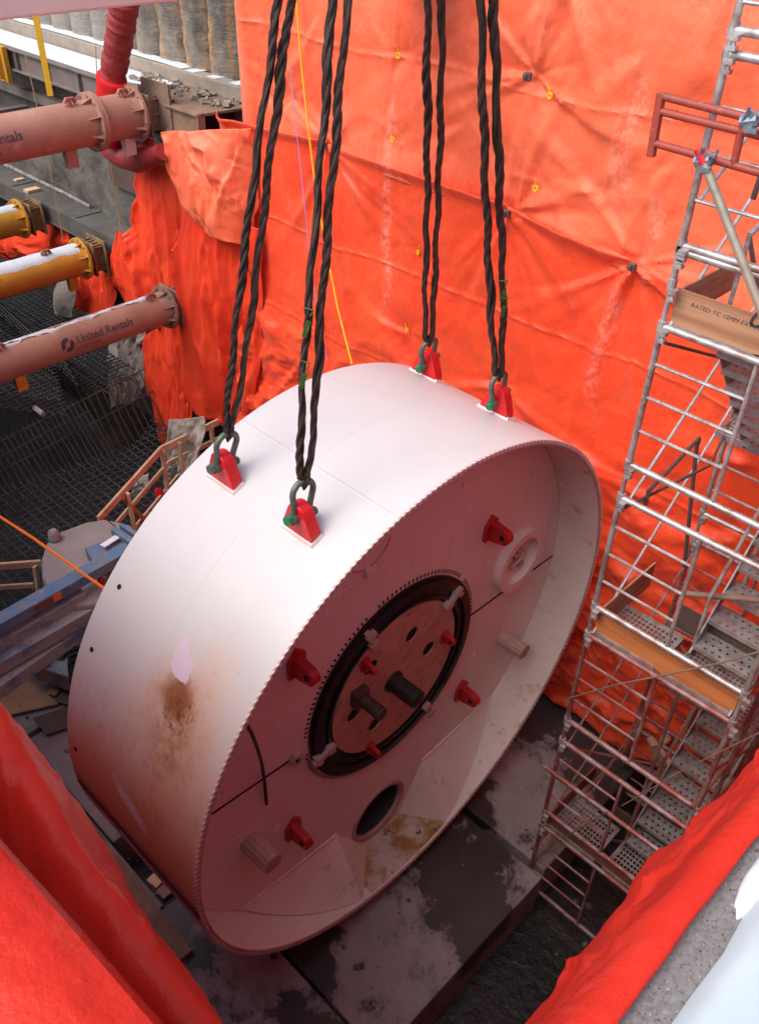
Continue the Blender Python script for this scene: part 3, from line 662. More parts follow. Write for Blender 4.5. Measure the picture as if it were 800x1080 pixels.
# toothed weld rim
m = MB(); NT_ = 300
m2 = ring_mesh([(3.0,.004),(3.0,-.012),(2.95,-.012),(RI,.004)], 240); m2.build('rim_edge', 'maroonrim' if 'maroonrim' in M else 'redflange', drum) if False else None
M['rimdark'] = simple('rim_primer', (.52,.32,.30), (.42,.24,.22), .6, 0, 8)
M['rimlight'] = simple('rim_weld_teeth', (.74,.66,.62), (.62,.50,.46), .6, 0, 8)
m2.build('rim_edge', 'rimdark', drum)
for i in range(NT_):
    a0 = 2*math.pi*i/NT_; a1 = a0+2*math.pi/NT_*.45; sk = .010
    r0, r1 = 2.968, 3.0005
    q = [dpol(r1,a0,.0),dpol(r1,a1,.0),dpol(r0,a1+sk*.4,-.024),dpol(r0,a0+sk*.4,-.024)]
    p = [dpol(r1,a0+sk,-.024),dpol(r1,a1+sk,-.024),dpol(r0,a1+sk*.4,-.013),dpol(r0,a0+sk*.4,-.013)]
    b = [dpol(r1,a0,.018),dpol(r1,a1,.018)]
    m.add([dpol(r1,a0,.012),dpol(r1,a1,.012),dpol(r1,a1+sk,-.0155),dpol(r1,a0+sk,-.0155),dpol(r0,a1+sk,-.0155),dpol(r0,a0+sk,-.0155),dpol(r0,a1+sk,-.01),dpol(r0,a0+sk,-.01)],
          [(0,1,2,3),(3,2,4,5),(5,4,6,7),(0,3,5,7),(1,6,4,2)])
m.build('rim_teeth', 'rimlight', drum)
# bulkhead with openings
pc = face(398.5,855); hr = .5*math.dist(face(372,884), face(425,827))*1.0
hr = max(.25, min(.42, hr))
hatch = face(543,588); har = .5*math.dist(face(543,560), face(543,616)); har = min(.42, max(.25, har))
smallholes = [face(*p) for p in [(451,525),(488,512),(533,522),(551,552),(543,632),(537,652),(238,870),(245,883),(266,902),(516,698),(234,837)]]
flat_holes(ring2(0,0,RI-.004,128), [ring2(0,0,.86,64), ring2(pc[0],pc[1],hr,36), ring2(hatch[0],hatch[1],har*.74,32)]+[ring2(a,b,.026,8) for a,b in smallholes],
           lambda a, b: dp(a, b, BS), 'face', 'bulkhead', drum, .08, -AX)
# seam across the bulkhead
mb = MB()
for p, q in (((219,861),(305,802)),((494,650),(586,583))):
    a, b = face(*p), face(*q)
    r = lambda v: v
    mb = MB(); mb.bar(dp(a[0],a[1],BS-.004), dp(b[0],b[1],BS-.004), .016, .012, up=AX); mb.build('bulkhead_joint', 'void', drum)

mb = MB(); mb.bar(dpol(3.003,R_(-4.5),.0), dpol(3.003,R_(-4.5),W), .028, .008, up=Vector(E1)*math.cos(R_(-4.5))+Vector(E2)*math.sin(R_(-4.5)))
mb.build('shell_joint', 'void', drum)
# open round manway
def annulus(name, c, r0, r1, s0, s1, mat, parent, n=48, smooth=True, label=None):
    """s0 front depth, s1 back depth (solid ring)"""
    m = MB(); pr = [(r0,s1),(r0,s0),(r1,s0),(r1,s1)]; k = 4
    for i in range(n):
        a = 2*math.pi*i/n
        for r, s in pr: m.v.append(tuple(dp(c[0]+r*math.cos(a), c[1]+r*math.sin(a), s)))
    for i in range(n):
        j2 = (i+1) % n
        for j in range(4): m.f.append((i*k+j, i*k+(j+1)%4, j2*k+(j+1)%4, j2*k+j)); m.mi.append(0)
    return m.build(name, mat, parent, smooth=smooth, label=label)
def cyl(c, r, s0, s1, m=None, n=24, rt=None):
    m = m or MB(); rt = rt or r
    A = [dp(c[0]+r*math.cos(2*math.pi*i/n), c[1]+r*math.sin(2*math.pi*i/n), s1) for i in range(n)]
    B = [dp(c[0]+rt*math.cos(2*math.pi*i/n), c[1]+rt*math.sin(2*math.pi*i/n), s0) for i in range(n)]
    m.add(A+B, [tuple(range(n))[::-1], tuple(range(n, 2*n))]+[(i,(i+1)%n,(i+1)%n+n,i+n) for i in range(n)]); return m
mw = annulus('manway', pc, hr-.02, hr+.03, BS-.02, BS+.45, 'rimdark', drum)
annulus('manway_sleeve', pc, hr-.05, hr-.021, BS+.03, BS+.44, 'ringbright', mw)
cyl(pc, hr+.02, BS+.46, BS+.5).build('manway_back', 'void', mw)
# closed round hatch with fittings
ht = annulus('hatch', hatch, har*.74, har, BS-.10, BS+.01, 'face', drum)
cyl(hatch, har*.75, BS+.02, BS+.06).build('hatch_plate', 'face', ht)
mb = MB()
for da, db in ((-.10,.06),(-.02,-.02),(.05,.08),(.11,-.06),(-.07,-.12),(.02,.14)):
    cyl((hatch[0]+da, hatch[1]+db), .03, BS-.06, BS+.03, mb, 10)
mb.tube([dp(hatch[0]-.10,hatch[1]+.06,BS-.04), dp(hatch[0],hatch[1]+.01,BS-.07), dp(hatch[0]+.11,hatch[1]-.06,BS-.04)], .022, 8)
mb.tube([dp(hatch[0]-.12,hatch[1]-.10,BS-.03), dp(hatch[0]-.02,hatch[1]-.13,BS-.06), dp(hatch[0]+.05,hatch[1]-.03,BS-.03)], .018, 8)
mb.build('hatch_fittings', 'cream', ht, smooth=True)
# crescent recess cover
cc = face(389,572)
mb = MB(); mb.tube([dp(cc[0]+.30*math.cos(t), cc[1]+.30*math.sin(t), BS+.002) for t in np.linspace(R_(200),R_(340),24)], .012, 6)
mb.build('recess_edge','rimdark',drum)
c2 = face(387,602); cyl(c2,.05,BS-.05,BS,None,14).build('recess_bolt','face',drum)
# main bearing
br = thing  # (readability)
bearing = annulus('main_bearing', (0,0), .95, 1.235, BS-.03, BS+.13, 'bearing', drum, 128)
annulus('bearing_seal', (0,0), .985, 1.015, BS-.06, BS-.031, 'seal', bearing, 128)
annulus('bearing_race', (0,0), 1.10, 1.20, BS-.065, BS-.031, 'bearing', bearing, 128)
mb = MB()
for i in range(132):
    a = 2*math.pi*i/132
    if i % 26 in (0, 1): continue
    c, s = math.cos(a), math.sin(a)
    q = [dp((1.275+dr)*math.cos(a+da), (1.275+dr)*math.sin(a+da), BS-.004) for dr, da in ((-.022,-.009),(-.022,.008),(.024,.010),(.024,-.007))]
    mb.prism(q, -AX*.003)
mb.build('bolt_slots', 'void', bearing)
mb = MB()
for i in range(72):
    a = 2*math.pi*i/72; cyl((1.065*math.cos(a), 1.065*math.sin(a)), .010, BS-.042, BS-.03, mb, 6)
mb.build('bolt_ring', 'galv_dark', bearing)
holes = [face(*p) for p in [(431,667),(448.5,682),(388,702),(370,751),(392,761)]]
disc = flat_holes(ring2(0,0,.942,96), [ring2(a,b,.095,24) for a,b in holes], lambda a, b: dp(a, b, BS-.045), 'disc', 'centre_disc', drum, .02, -AX)
cyl((0,0), .93, BS-.022, BS+.01, None, 64).build('disc_backing', 'void', disc)
def rod(pb, r, L, mat, name, parent, base=None, flutes=False, tip=None):
    c = face(*pb); m = MB(); n = 28
    if flutes:
        A = []; B = []
        for i in range(n):
            rr = r*(1 if i % 2 else .90); a = 2*math.pi*i/n
            A.append(dp(c[0]+rr*math.cos(a), c[1]+rr*math.sin(a), BS+.02)); B.append(dp(c[0]+rr*math.cos(a), c[1]+rr*math.sin(a), BS-L))
        m.add(A+B, [tuple(range(n)), tuple(range(n,2*n))]+[(i,(i+1)%n,(i+1)%n+n,i+n) for i in range(n)])
    else:
        cyl(c, r, BS-L, BS+.02, m, 24)
    o = m.build(name, mat, parent, bevel=.006)
    if base:
        mm = MB()
        if base == 'round': cyl(c, r*1.25, BS-.07, BS+.03, mm, 24)
        else: mm.box(dp(c[0], c[1], BS-.06), (r*2.5, .16, r*2.9))
        mm.build('rod_base', mat, o, bevel=.01)
    return o
rod((411,716), .105, .40, 'black', 'drive_rod', disc, 'round')
rod((373,730), .075, .40, 'rodbrown', 'drive_rod', disc, 'square', )['label'] = 'brown rod with square base'
M['fluted'] = simple('pale_fluted_post', (.52,.36,.31), (.42,.27,.23), .7, 0, 6)
rod((263,886), .115, .36, 'fluted', 'fluted_post', drum, flutes=True)
rod((529,672), .105, .36, 'fluted', 'fluted_post', drum, flutes=True)
def padeye(px, sc, parent, s0=BS, name='padeye'):
    c = face(*px); m = MB()
    # shield shaped weld plate on the bulkhead
    sh = [(-.12,-.17),(.10,-.17),(.10,.06),(-.02,.19),(-.12,.10)]
    m.prism([dp(c[0]+a*sc, c[1]+b*sc, s0-.05*sc) for a, b in sh], -AX*(.05*sc))
    # eye plate standing out of it
    P = [(-.17,0),(-.17,.13*1.0)]
    prof = [(0,-.15),(0,.13)]+[(.20+.10*math.cos(t), .0+.10*math.sin(t)) for t in np.linspace(R_(80),R_(-80),9)]
    m.prism([dp(c[0]-.045*sc, c[1]+b*sc, s0-.04*sc-a*sc) for a, b in prof], Vector(E1)*(.10*sc))
    o = m.build(name, 'redflange', parent, bevel=.006*sc)
    h = MB(); tcen = .20
    for sd in (-.052, .062):
        pass
    ring = [dp(c[0]-.052*sc, c[1]+.035*sc*math.sin(t), s0-.04*sc-(tcen+.035*math.cos(t))*sc) for t in np.linspace(0, 2*math.pi, 13)[:-1]]
    h.prism(ring, Vector(E1)*(.115*sc)); h.build('eye_hole', 'void', o)
    return o
for p in [(310,698),(307,872),(484,727),(515,556)]: padeye(p, .9, drum)
for p in [(380,697),(464,668),(386,785)]: padeye(p, .5, disc, BS-.045, 'small_padeye')
def clampm(px, ang, mat='cream'):
    c = face(*px); m = MB()
    er = Vector(E1)*math.cos(ang)+Vector(E2)*math.sin(ang); et = -Vector(E1)*math.sin(ang)+Vector(E2)*math.cos(ang)
    rot = Matrix((er, AX, et)).transposed(); p0 = dp(c[0], c[1], BS-.08)
    m.box(p0, (.30,.06,.06), rot); m.box(p0+er*.08+et*.01, (.07,.08,.12), rot); m.box(p0-er*.09-et*.01, (.08,.07,.11), rot)
    m.build('bearing_clamp', mat, bearing, bevel=.005)
for p in [(386,670),(472,627),(336,791),(446,744)]:
    c = face(*p); clampm(p, math.atan2(c[1], c[0]), 'cream')
c = face(311,796); mb = MB(); pr = [(-.10,-.06),(.06,-.08),(.09,.0),(.05,.08),(-.02,.07)]
mb.prism([dp(c[0]+a, c[1]+b, BS-.07) for a, b in pr], -AX*.06); o = mb.build('joint_lug', 'cream', drum, bevel=.006)
h = MB(); cyl((c[0]+.03,c[1]), .025, BS-.074, BS-.06, h, 12); h.build('eye_hole', 'void', o)
# stiffening wedges between bulkhead and rim
def ang_of(px, s): a, b = face(px[0], px[1], s); return math.atan2(b, a)
def wedge(p1, p2, p3, f3, sf, rf=RI-.01):
    b1, b2, b3 = face(*p1), face(*p2), face(*p3); a1 = math.atan2(b1[1], b1[0]); a3 = math.atan2(b3[1], b3[0])
    af = ang_of(f3, sf); m = MB()
    da = (a1-af+math.pi) % (2*math.pi)-math.pi
    arc = [dpol(rf, af+da*t, sf+(BS-sf)*t**1.3) for t in np.linspace(0, 1, 14)]
    B2 = dp(b2[0], b2[1], BS-.005)
    v = [B2]+arc; m.add(v, [(0, i, i+1) for i in range(1, len(arc))])
    da3 = (a3-af+math.pi) % (2*math.pi)-math.pi
    arc2 = [dpol(rf, af+da3*t, sf+(BS-sf)*t) for t in np.linspace(0, 1, 8)]
    v = [B2]+arc2; m.add(v, [(0, i, i+1) for i in range(1, len(arc2))])
    o = m.build('stiffener_wedge', 'faceinner', drum)
    mm = MB(); mm.bar(B2-AX*0+Vector(E2)*0, arc[-1], .035, .03, up=AX); mm.build('wedge_flange', 'faceinner', o)
    return o
wedge((253,962),(354,880),(385,900),(383,947),.03)
wedge((522,736),(444,802),(420,868),(470,868),.03)
# stained strip between the wedges
a0 = ang_of((388,945), .05); a1 = ang_of((468,872), .05)
m = MB()
for i in range(13):
    a = a0+((a1-a0+math.pi)%(2*math.pi)-math.pi)*i/12
    for s in (.02, .28, BS-.01): m.v.append(tuple(dpol(RI-.006, a, s)))
for i in range(12):
    for j in range(2): m.f.append((i*3+j, i*3+j+1, (i+1)*3+j+1, (i+1)*3+j)); m.mi.append(0)
m.build('invert_plate', 'invert', drum, smooth=True)
# black cable
def fpt(px, s): a, b = face(px[0], px[1], s); return dp(a, b, s)
mb = MB(); pts = [fpt(p, s) for p, s in (((259,762),.03),((265,773),.12),((271,788),.3),((276,805),.45),((279,825),.50),((281,848),.50))]
mb.tube(pts, .017, 8); mb.build('hanging_cable', 'black', drum, smooth=True)
# shell pin holes
for p in [(126,619),(97,685),(80,790)]:
    d = ray(*p); o_ = -DC; dd = d-(d@DA)*DA; oo = o_-(o_@DA)*DA
    A_, B_, C_ = dd@dd, 2*dd@oo, oo@oo-9; D_ = B_*B_-4*A_*C_
    if D_ < 0: continue
    q = Vector(d*(-B_-math.sqrt(D_))/2/A_); n_ = q-Vector(DC); n_ = (n_-AX*n_.dot(AX)).normalized(); t1 = n_.cross(AX)
    mb = MB(); mb.prism([q+n_*.004+(AX*math.cos(t)+t1*math.sin(t))*.024 for t in np.linspace(0,2*math.pi,13)[:-1]], -n_*.01); mb.build('pin_hole', 'void', drum)

# lifting lugs, shackles, slings -------------------------------------------------
HA = on(2, 2.2, 420, -886); HB = on(2, 2.5, 484, -1226)
lugs = [(R_(65.0), 1.50, HA), (R_(65.2), .555, HA), (R_(117.5), 1.58, HB), (R_(115.6), .61, HB)]
names = ['far left', 'front left', 'far right', 'front right']
def rope(mb, pts, R0=.029, r=.0275, pitch=.42, seg=6, twist0=0):
    """three wire bundles laid around each other along a path"""
    pts = [Vector(p) for p in pts]; L = [0]
    for a, b in zip(pts, pts[1:]): L.append(L[-1]+(b-a).length)
    n = int(L[-1]/.045)+2; P = []
    for i in range(n):
        l = L[-1]*i/(n-1); k = max(j for j in range(len(L)) if L[j] <= l+1e-9); k = min(k, len(pts)-2)
        f = (l-L[k])/max(1e-9, L[k+1]-L[k]); P.append((pts[k].lerp(pts[k+1], f), l))
    for h in range(3):
        q = []; prev = None
        for i, (p, l) in enumerate(P):
            t = (P[min(i+1, n-1)][0]-P[max(i-1, 0)][0]).normalized()
            a = (prev-t*prev.dot(t)).normalized() if prev is not None else t.orthogonal().normalized()
            prev = a; b = t.cross(a); ph_ = 2*math.pi*l/pitch+1.6*math.sin(l*1.9+twist0)+.7*math.sin(l*5.3+2*twist0)+h*2*math.pi/3+twist0
            sw = 1+.35*math.sin(l*6.1+twist0)*math.sin(l*1.7)
            q.append(p+(a*math.cos(ph_)+b*math.sin(ph_)*(1-.35*abs(math.sin(l*.8+twist0))))*R0*sw+a*.009*math.sin(l*13+twist0)+b*.008*math.sin(l*9.1+twist0))
        mb.tube(q, r, seg)
for i, (an, s, H) in enumerate(lugs):
    n_ = Vector(E1)*math.cos(an)+Vector(E2)*math.sin(an); t_ = (-Vector(E1)*math.sin(an)+Vector(E2)*math.cos(an)); base = dp(0,0,s)+n_*3.0
    nr, tr_ = n_.copy(), t_.copy()
    n_ = (Vector((0,0,1))*.85+nr*.15); n_ = (n_-AX*n_.dot(AX)).normalized(); t_ = n_.cross(AX).normalized()
    if t_.dot(tr_) < 0: t_ = -t_
    # lug plate (long along the drum axis, thick across)
    prof = [(-.165,-.05),(.165,-.05),(.165,.07)]+[(.10*math.cos(t), .215+.085*math.sin(t)) for t in np.linspace(R_(20), R_(160), 9)]+[(-.165,.07)]
    m = MB(); m.prism([base+AX*a+n_*b-t_*.055 for a, b in prof], t_*.11)
    lg = m.build('lifting_lug', 'red', drum, bevel=.012)
    m = MB(); pd = [(-.19,-.078),(.19,-.078),(.19,.078),(-.19,.078)]; pt = [(-.172,-.062),(.172,-.062),(.172,.062),(-.172,.062)]
    m.add([base+AX*a+tr_*b-nr*.01 for a, b in pd]+[base+AX*a+tr_*b+nr*.028 for a, b in pt], [(0,1,2,3),(4,5,6,7),(0,1,5,4),(1,2,6,5),(2,3,7,6),(3,0,4,7)])
    m.build('weld_pad', 'face', lg)
    eye = base+n_*.165
    up = (H-eye).normalized(); tt = (t_-up*t_.dot(up)).normalized(); 
    sh = thing('bow_shackle', eye, ['galvanised bow shackle on the far left red lug, nearest the timber guardrail','galvanised bow shackle with bright green pin on the front left red lug','green bow shackle on the far right red lug at the top of the drum','bow shackle on the front right red lug, nearest the toothed rim'][i], 'shackle', 'bow shackles holding the drum')
    m = MB(); pts = []
    w0, w1 = .085, .105
    pts += [eye+tt*w0-up*.01, eye+tt*w0+up*.10]
    for t in np.linspace(0, math.pi, 13): pts.append(eye+up*(.21+.10*math.sin(t))+tt*w1*math.cos(t))
    pts += [eye-tt*w0+up*.10, eye-tt*w0-up*.01]
    m.tube(pts, .026, 10)
    for sd in (-1, 1): m.tube([eye+tt*(w0*sd-.025), eye+tt*(w0*sd+.025)], .05, 12)
    m.build('shackle_bow', 'shackle', sh, smooth=True)
    m = MB(); m.tube([eye-tt*.15, eye+tt*.14], .026, 10); m.build('shackle_pin', 'shackle', sh, smooth=True)
    # E1 points to -x: the visible pin head is on the -x side
    hd_ = -1 if (tt.dot(Vector(CR)) > 0) else 1
    m = MB(); m.tube([eye+tt*hd_*.115, eye+tt*hd_*.155], .042, 6); m.build('pin_head', 'green' if i != 0 else 'shackle', sh)
    m = MB(); m.tube([eye-tt*hd_*.115, eye-tt*hd_*.15], .036, 6); m.build('pin_nut', 'shackle', sh)
    # sling
    crn = eye+up*.31
    sl = thing('wire_rope_sling', crn, ['leftmost black wire rope sling, hanging beside the corner tarps','second black wire rope sling from the left, with a green tag halfway down','third black wire rope sling from the left, in front of the plain orange wall','rightmost black wire rope sling, with a green tag near its lower end'][i], 'sling', 'black wire rope slings lifting the drum')
    sep = (Vector(CR)*(.9 if i < 2 else .75)+Vector(FW)*.25); sep = (sep-up*sep.dot(up)).normalized()
    gap = [.047, .052, .050, .052][i]
    Ls = (H-crn).length
    for sgn in (-1, 1):
        pts = []
        for f in np.linspace(0, 1, 30):
            l = f*(Ls-.1); g_ = gap*min(1, .5+l*.9)*(1-.22*f)
            wob = .012*math.sin(l*1.3+i*2+sgn)
            pts.append(crn+up*(.02+l)+sep*(sgn*(g_+wob*min(1, l))))
        m = MB(); rope(m, pts, R0=[.016,.0165,.016,.018][i], r=[.0185,.019,.018,.020][i], pitch=.46+.04*i, twist0=i*1.1+sgn)
        m.build('rope_leg', 'rope', sl, smooth=True)
    m = MB(); g_ = gap*.38
    pts = [crn+up*.06+sep*g_]+[crn+up*(-.0-.055*math.sin(t))+sep*(g_*1.15*math.cos(t)) for t in np.linspace(0, math.pi, 9)]+[crn+up*.06-sep*g_]
    rope(m, pts, R0=.015, r=.018, pitch=.3); m.build('rope_eye', 'rope', sl, smooth=True)
    for (l, sgn) in ({1: ((1.18,-1),(.80,-1)), 3: ((.90,1),(.72,1))}).get(i, ()):
        p = crn+up*l+sep*(sgn*gap)-Vector(FW)*.055
        rot = Matrix((sep, up.cross(sep), up)).transposed() @ Matrix.Rotation(.25, 3, 'Y')
        m = MB(); m.box(p, (.035,.012,.12), rot); m.tube([p+up*.09+sep*.02, p+up*.13-Vector(FW)*.01+sep*.04, p+up*.15-sep*.03], .008, 5)
        m.build('load_tag', 'tag', sl)

# ------------------------------------------------------------------ struts
def pipe_thing(name, Y, Z, r, X0, X1, mat, label, flanges, brackets=True, snow=None, lugs_=(), tabs=(), fm=None):
    t = thing(name, (X0, Y, Z-r), label, 'strut'); fm = fm or mat
    m = MB(); m.tube([(X0,Y,Z),(X1,Y,Z)], r, 48); m.build('pipe', mat, t, smooth=True)
    for fx, two in flanges:
        m = MB(); m.tube([(fx-.025,Y,Z),(fx+.025,Y,Z)], r+.10, 40)
        if two: m.tube([(fx+.032,Y,Z),(fx+.075,Y,Z)], r+.10, 40)
        for k in range(8):
            a = 2*math.pi*(k+.5)/8; d = Vector((0, math.cos(a), math.sin(a)))
            poly = [Vector((fx-.02,Y,Z))+d*r, Vector((fx-.02,Y,Z))+d*(r+.095), Vector((fx-.20,Y,Z))+d*r]
            sd = Vector((0,-math.sin(a),math.cos(a)))*.02
            m.prism([p-sd/2 for p in poly], sd)
        fo = m.build('flange', fm, t, bevel=.004)
        for k in range(12):
            a = 2*math.pi*(k+.25)/12; q = Vector((fx, Y+(r+.06)*math.cos(a), Z+(r+.06)*math.sin(a)))
            m = MB(); m.tube([q-Vector((.05,0,0)), q+Vector((.1 if two else .05,0,0))], .018, 6)
            m.build('bolt', 'galv', fo)
    if brackets:
        x0 = X1; m = MB()
        m.box((x0+.07,Y,Z),(.04,.62,.62)); 
        for dy in (-.2,-.07,.07,.2): m.box((x0+.19,Y+dy,Z+.02),(.2,.03,.5))
        for dz in (-.22,.0,.22): m.box((x0+.19,Y,Z+dz),(.19,.5,.03))
        m.box((x0+.31,Y,Z),(.035,.66,.66))
        m.build('end_bracket', 'rusty' if mat != 'strut_yellow' else 'yellowrust', t, bevel=.005)
    for lx in lugs_:
        m = MB(); m.tube([(lx-.08,Y-.10,Z+r+.02),(lx-.05,Y-.1,Z+r+.075),(lx+.06,Y-.1,Z+r+.07),(lx+.09,Y-.1,Z+r+.015)], .032, 8)
        m.tube([(lx,Y-.12,Z+r-.03),(lx,Y-.1,Z+r+.09)], .03, 8); m.build('lifting_eye', 'eyered' if mat!='strut_yellow' else 'rusty', t, smooth=True)
    for tx, mt in tabs:
        m = MB(); m.box((tx,Y-.03,Z-r-.10),(.18,.12,.30)); m.build('support_tab', mt, t, bevel=.004)
    return t
def pipe_text(t, Y, Z, r, X0, txt, size, phi, mat='ink', name='lettering', **kw):
    def fn(x, y):
        a = phi+y/r; return Vector((X0+x, Y-(r+.004)*math.cos(a), Z+(r+.004)*math.sin(a)))
    return text_mesh(txt, size, fn, mat, name, t, **kw)
def pipe_snow(t, Y, Z, r, X0, X1, a0, a1, seed, holes=.0):
    """a thin snow layer lying along the top of the pipe"""
    m = MB(); n = int((X1-X0)/.04); k = 9
    for i in range(n):
        x = X0+(X1-X0)*i/(n-1)
        q = float(fbm(np.array([x*3.0]), np.array([.5]), seed, 4)[0]); q2 = float(fbm(np.array([x*3.0]), np.array([7.5]), seed+3, 4)[0])
        lo, hi = a0-R_(26)*(q-.5), a1+R_(26)*(q2-.5)
        for j in range(k):
            f = j/(k-1); a = lo+(hi-lo)*f; th = .022*math.sin(math.pi*f)**.5+.001
            rr = r+th; m.v.append((x, Y-rr*math.cos(a), Z+rr*math.sin(a)))
    for i in range(n-1):
        x = X0+(X1-X0)*i/(n-1)
        for j in range(k-1):
            if holes and float(fbm(np.array([x*4.0]), np.array([j*.55]), seed+9, 3)[0]) < holes: continue
            m.f.append((i*k+j, i*k+j+1, (i+1)*k+j+1, (i+1)*k+j)); m.mi.append(0)
    return m.build('snow_cover', 'snow', t, smooth=True)
p1 = pipe_thing('pipe_strut', 13.12, -3.69, .325, .1, 8.0, 'strut_pink', 'pinkish brown pipe strut with two bolted flanges just below the snowy waler', [(7.20,True),(7.95,False)], lugs_=(6.85,7.75), tabs=((6.75,'strut_pink'),(7.78,'beam_pink')))
pipe_text(p1, 13.12, -3.69, .325, 4.83, 'United Rentals', .185, R_(6), 'fadeink', bold=.004)
pipe_text(p1, 13.12, -3.69, .325, 4.72, 'Trench Safety', .155, R_(-26), 'fadeink')
p3 = pipe_thing('pipe_strut', 12.81, -6.82, .285, .1, 7.95, 'strut_rust', 'frosted brown pipe strut with round logo and lettering, lowest of the struts', [(7.88,False)], lugs_=(4.8,7.55), tabs=((5.03,'strut_yellow'),), fm='rusty')
pipe_snow(p3, 12.81, -6.82, .285, .6, 7.7, R_(78), R_(98), 91, .40)
pipe_text(p3, 12.81, -6.82, .285, 6.0, 'United Rentals', .18, R_(8), 'fadeink', bold=.004, squash=.98)
pipe_text(p3, 12.81, -6.82, .285, 6.02, 'Trench Safety', .07, R_(-10), 'fadeink')
mb = MB()
for a0 in (0, math.pi):   # round two-part logo
    o_, i_ = [], []
    for t in np.linspace(a0+.25, a0+math.pi-.25, 14):
        for lst, rr in ((o_, .115), (i_, .045)):
            x, y = rr*math.cos(t+.9), rr*math.sin(t+.9); a = R_(14)+y/.285
            lst.append(Vector((5.83+x, 12.81-.2895*math.cos(a), -6.82+.2895*math.sin(a))))
    k = len(o_); mb.add(o_+i_, [(i, i+1, k+i+1, k+i) for i in range(k-1)])
mb.build('round_logo', 'ink', p3)
p2 = pipe_thing('pipe_strut', 15.6, -6.77, .30, .1, 7.95, 'strut_yellow', 'yellow pipe strut with a thick strip of snow along its top', [(7.88,False)], lugs_=(7.15,), tabs=((7.6,'strut_yellow'),))
pipe_snow(p2, 15.6, -6.77, .30, .6, 7.8, R_(48), R_(112), 95)
p4 = pipe_thing('pipe_strut', 17.95, -6.62, .30, .1, 7.95, 'strut_yellow', 'short visible end of a yellow pipe strut at the left edge', [(7.88,False)])
pipe_snow(p4, 17.95, -6.62, .30, .6, 7.8, R_(50), R_(100), 97)
# top beam
mb = MB(); zb = -1.2; yb = 7.1
for (x0, x1) in ((-.4, 9.2),): 
    mb.box(((x0+x1)/2, yb+.45, zb+.40), (x1-x0, .9, .8))
bt = mb.build('box_strut', 'beam_pink', bevel=.02); tag(bt, 'pale pink box strut crossing the top left corner of the pit', 'strut')
# yellow strap + strings
mb = MB(); a = on(1, 7.08, 38, 18); b = Vector((a.x+.0, a.y, -1.745)); a.z = -1.19
mb.bar(a, b, .045, .012, up=(.6,.75,0)); tag(mb.build('yellow_strap', 'yellow'), 'flat yellow strap hanging from the pale pink beam', 'strap')
def string(name, pts, r, mat, label, cat):
    mb = MB(); mb.tube(pts, r, 6); return tag(mb.build(name, mat, smooth=True), label, cat)
M['twine'] = simple('tan_twine', (.40,.27,.10), None, .8, bump=0)
string('twine', [on(0,8.2,27,58), on(0,8.2,48,150), on(0,8.2,67,254)], .010, 'twine', 'thin tan string hanging behind the upper pink strut, left one', 'string')
string('twine', [on(0,8.2,115,157), on(0,8.2,121,200), on(0,8.2,128,242)], .010, 'twine', 'thin tan string holding up the pointed red tarp tip', 'string')
string('twine', [on(0,8.25,101,48), on(0,8.25,102,75), on(0,8.25,105,106)], .008, 'twine', 'short tan string in front of the snowy waler', 'string')
string('rope', [on(0,8.45,312,-8), on(0,8.45,317,60), on(0,8.42,325,135), on(0,8.40,333,200), on(0,8.35,345,268), on(0,8.2,356,325), on(0,8.0,371,384)], .014, 'yellow', 'thin yellow rope hanging in front of the tarp between the left slings', 'rope')
string('string', [on(0,8.5,306,70), on(0,8.5,314,150), on(0,8.48,321,215), on(0,8.46,330,300), on(0,8.44,345,380)], .008, 'purple', 'thin lilac string beside the yellow rope', 'string')
string('rope', [on(2,-7.9,-30,528), on(2,-7.95,0,545), on(2,-8.0,36,568), on(2,-8.0,40,571), on(2,-8.0,75,596), on(2,-8.05,112,622)], .022, 'orange', 'bright orange rope running over the boom lift to the drum', 'rope')
mb = MB(); q = on(2,-7.98,34,567); mb.tube([q-Vector((.03,0,.02)), q+Vector((0,.02,.02)), q+Vector((.04,0,-.01))], .035, 8)
# red duct
mb = MB(); dpts = [on(0,7.9,p[0],p[1]) for p in ((131,-30),(131,5),(126,40),(119,80),(116,112))]
dq = []; dr = []
for q in range(60):
    f = q/59*4; k_ = min(3, int(f)); dq.append(dpts[k_].lerp(dpts[k_+1], f-k_)); dr.append((.215-.02*q/59)*(1+.05*math.sin(q*1.9)+.04*math.sin(q*.83+1)))
mb.tube(dq, dr, 24); du = mb.build('ventilation_duct', 'hose', smooth=True); tag(du, 'dull red fabric duct running down from the top beam', 'duct')
mb = MB(); mb.tube([on(0,7.85,p[0],p[1]) for p in ((118,84),(116,100),(115,128),(114,150))], [.225,.21,.20,.19], 20)
for yy in (84,): mb.tube([on(0,7.85,118,82), on(0,7.85,117.6,86)], .235, 20)
mb.build('duct_cuff', 'hosebright', du, smooth=True)
mb = MB(); mb.tube([on(0,8.0,p[0],p[1]) for p in ((112,140),(118,158),(128,166),(145,169),(160,166),(172,160))], [.15,.19,.17,.20,.15,.13], 18)
tag(mb.build('ventilation_duct', 'hose', smooth=True), 'short sagging dark red duct end under the upper pink strut', 'duct')
px_sheet('tarpaulin', [(160,142),(152,152),(147,162),(146,176)], [(168,146),(167,158),(166,166),(168,180)], 8.2, 'small twisted red tarp end above the sagging duct', seed=39, fold=.1, freq=4, nu=30, nv=40)

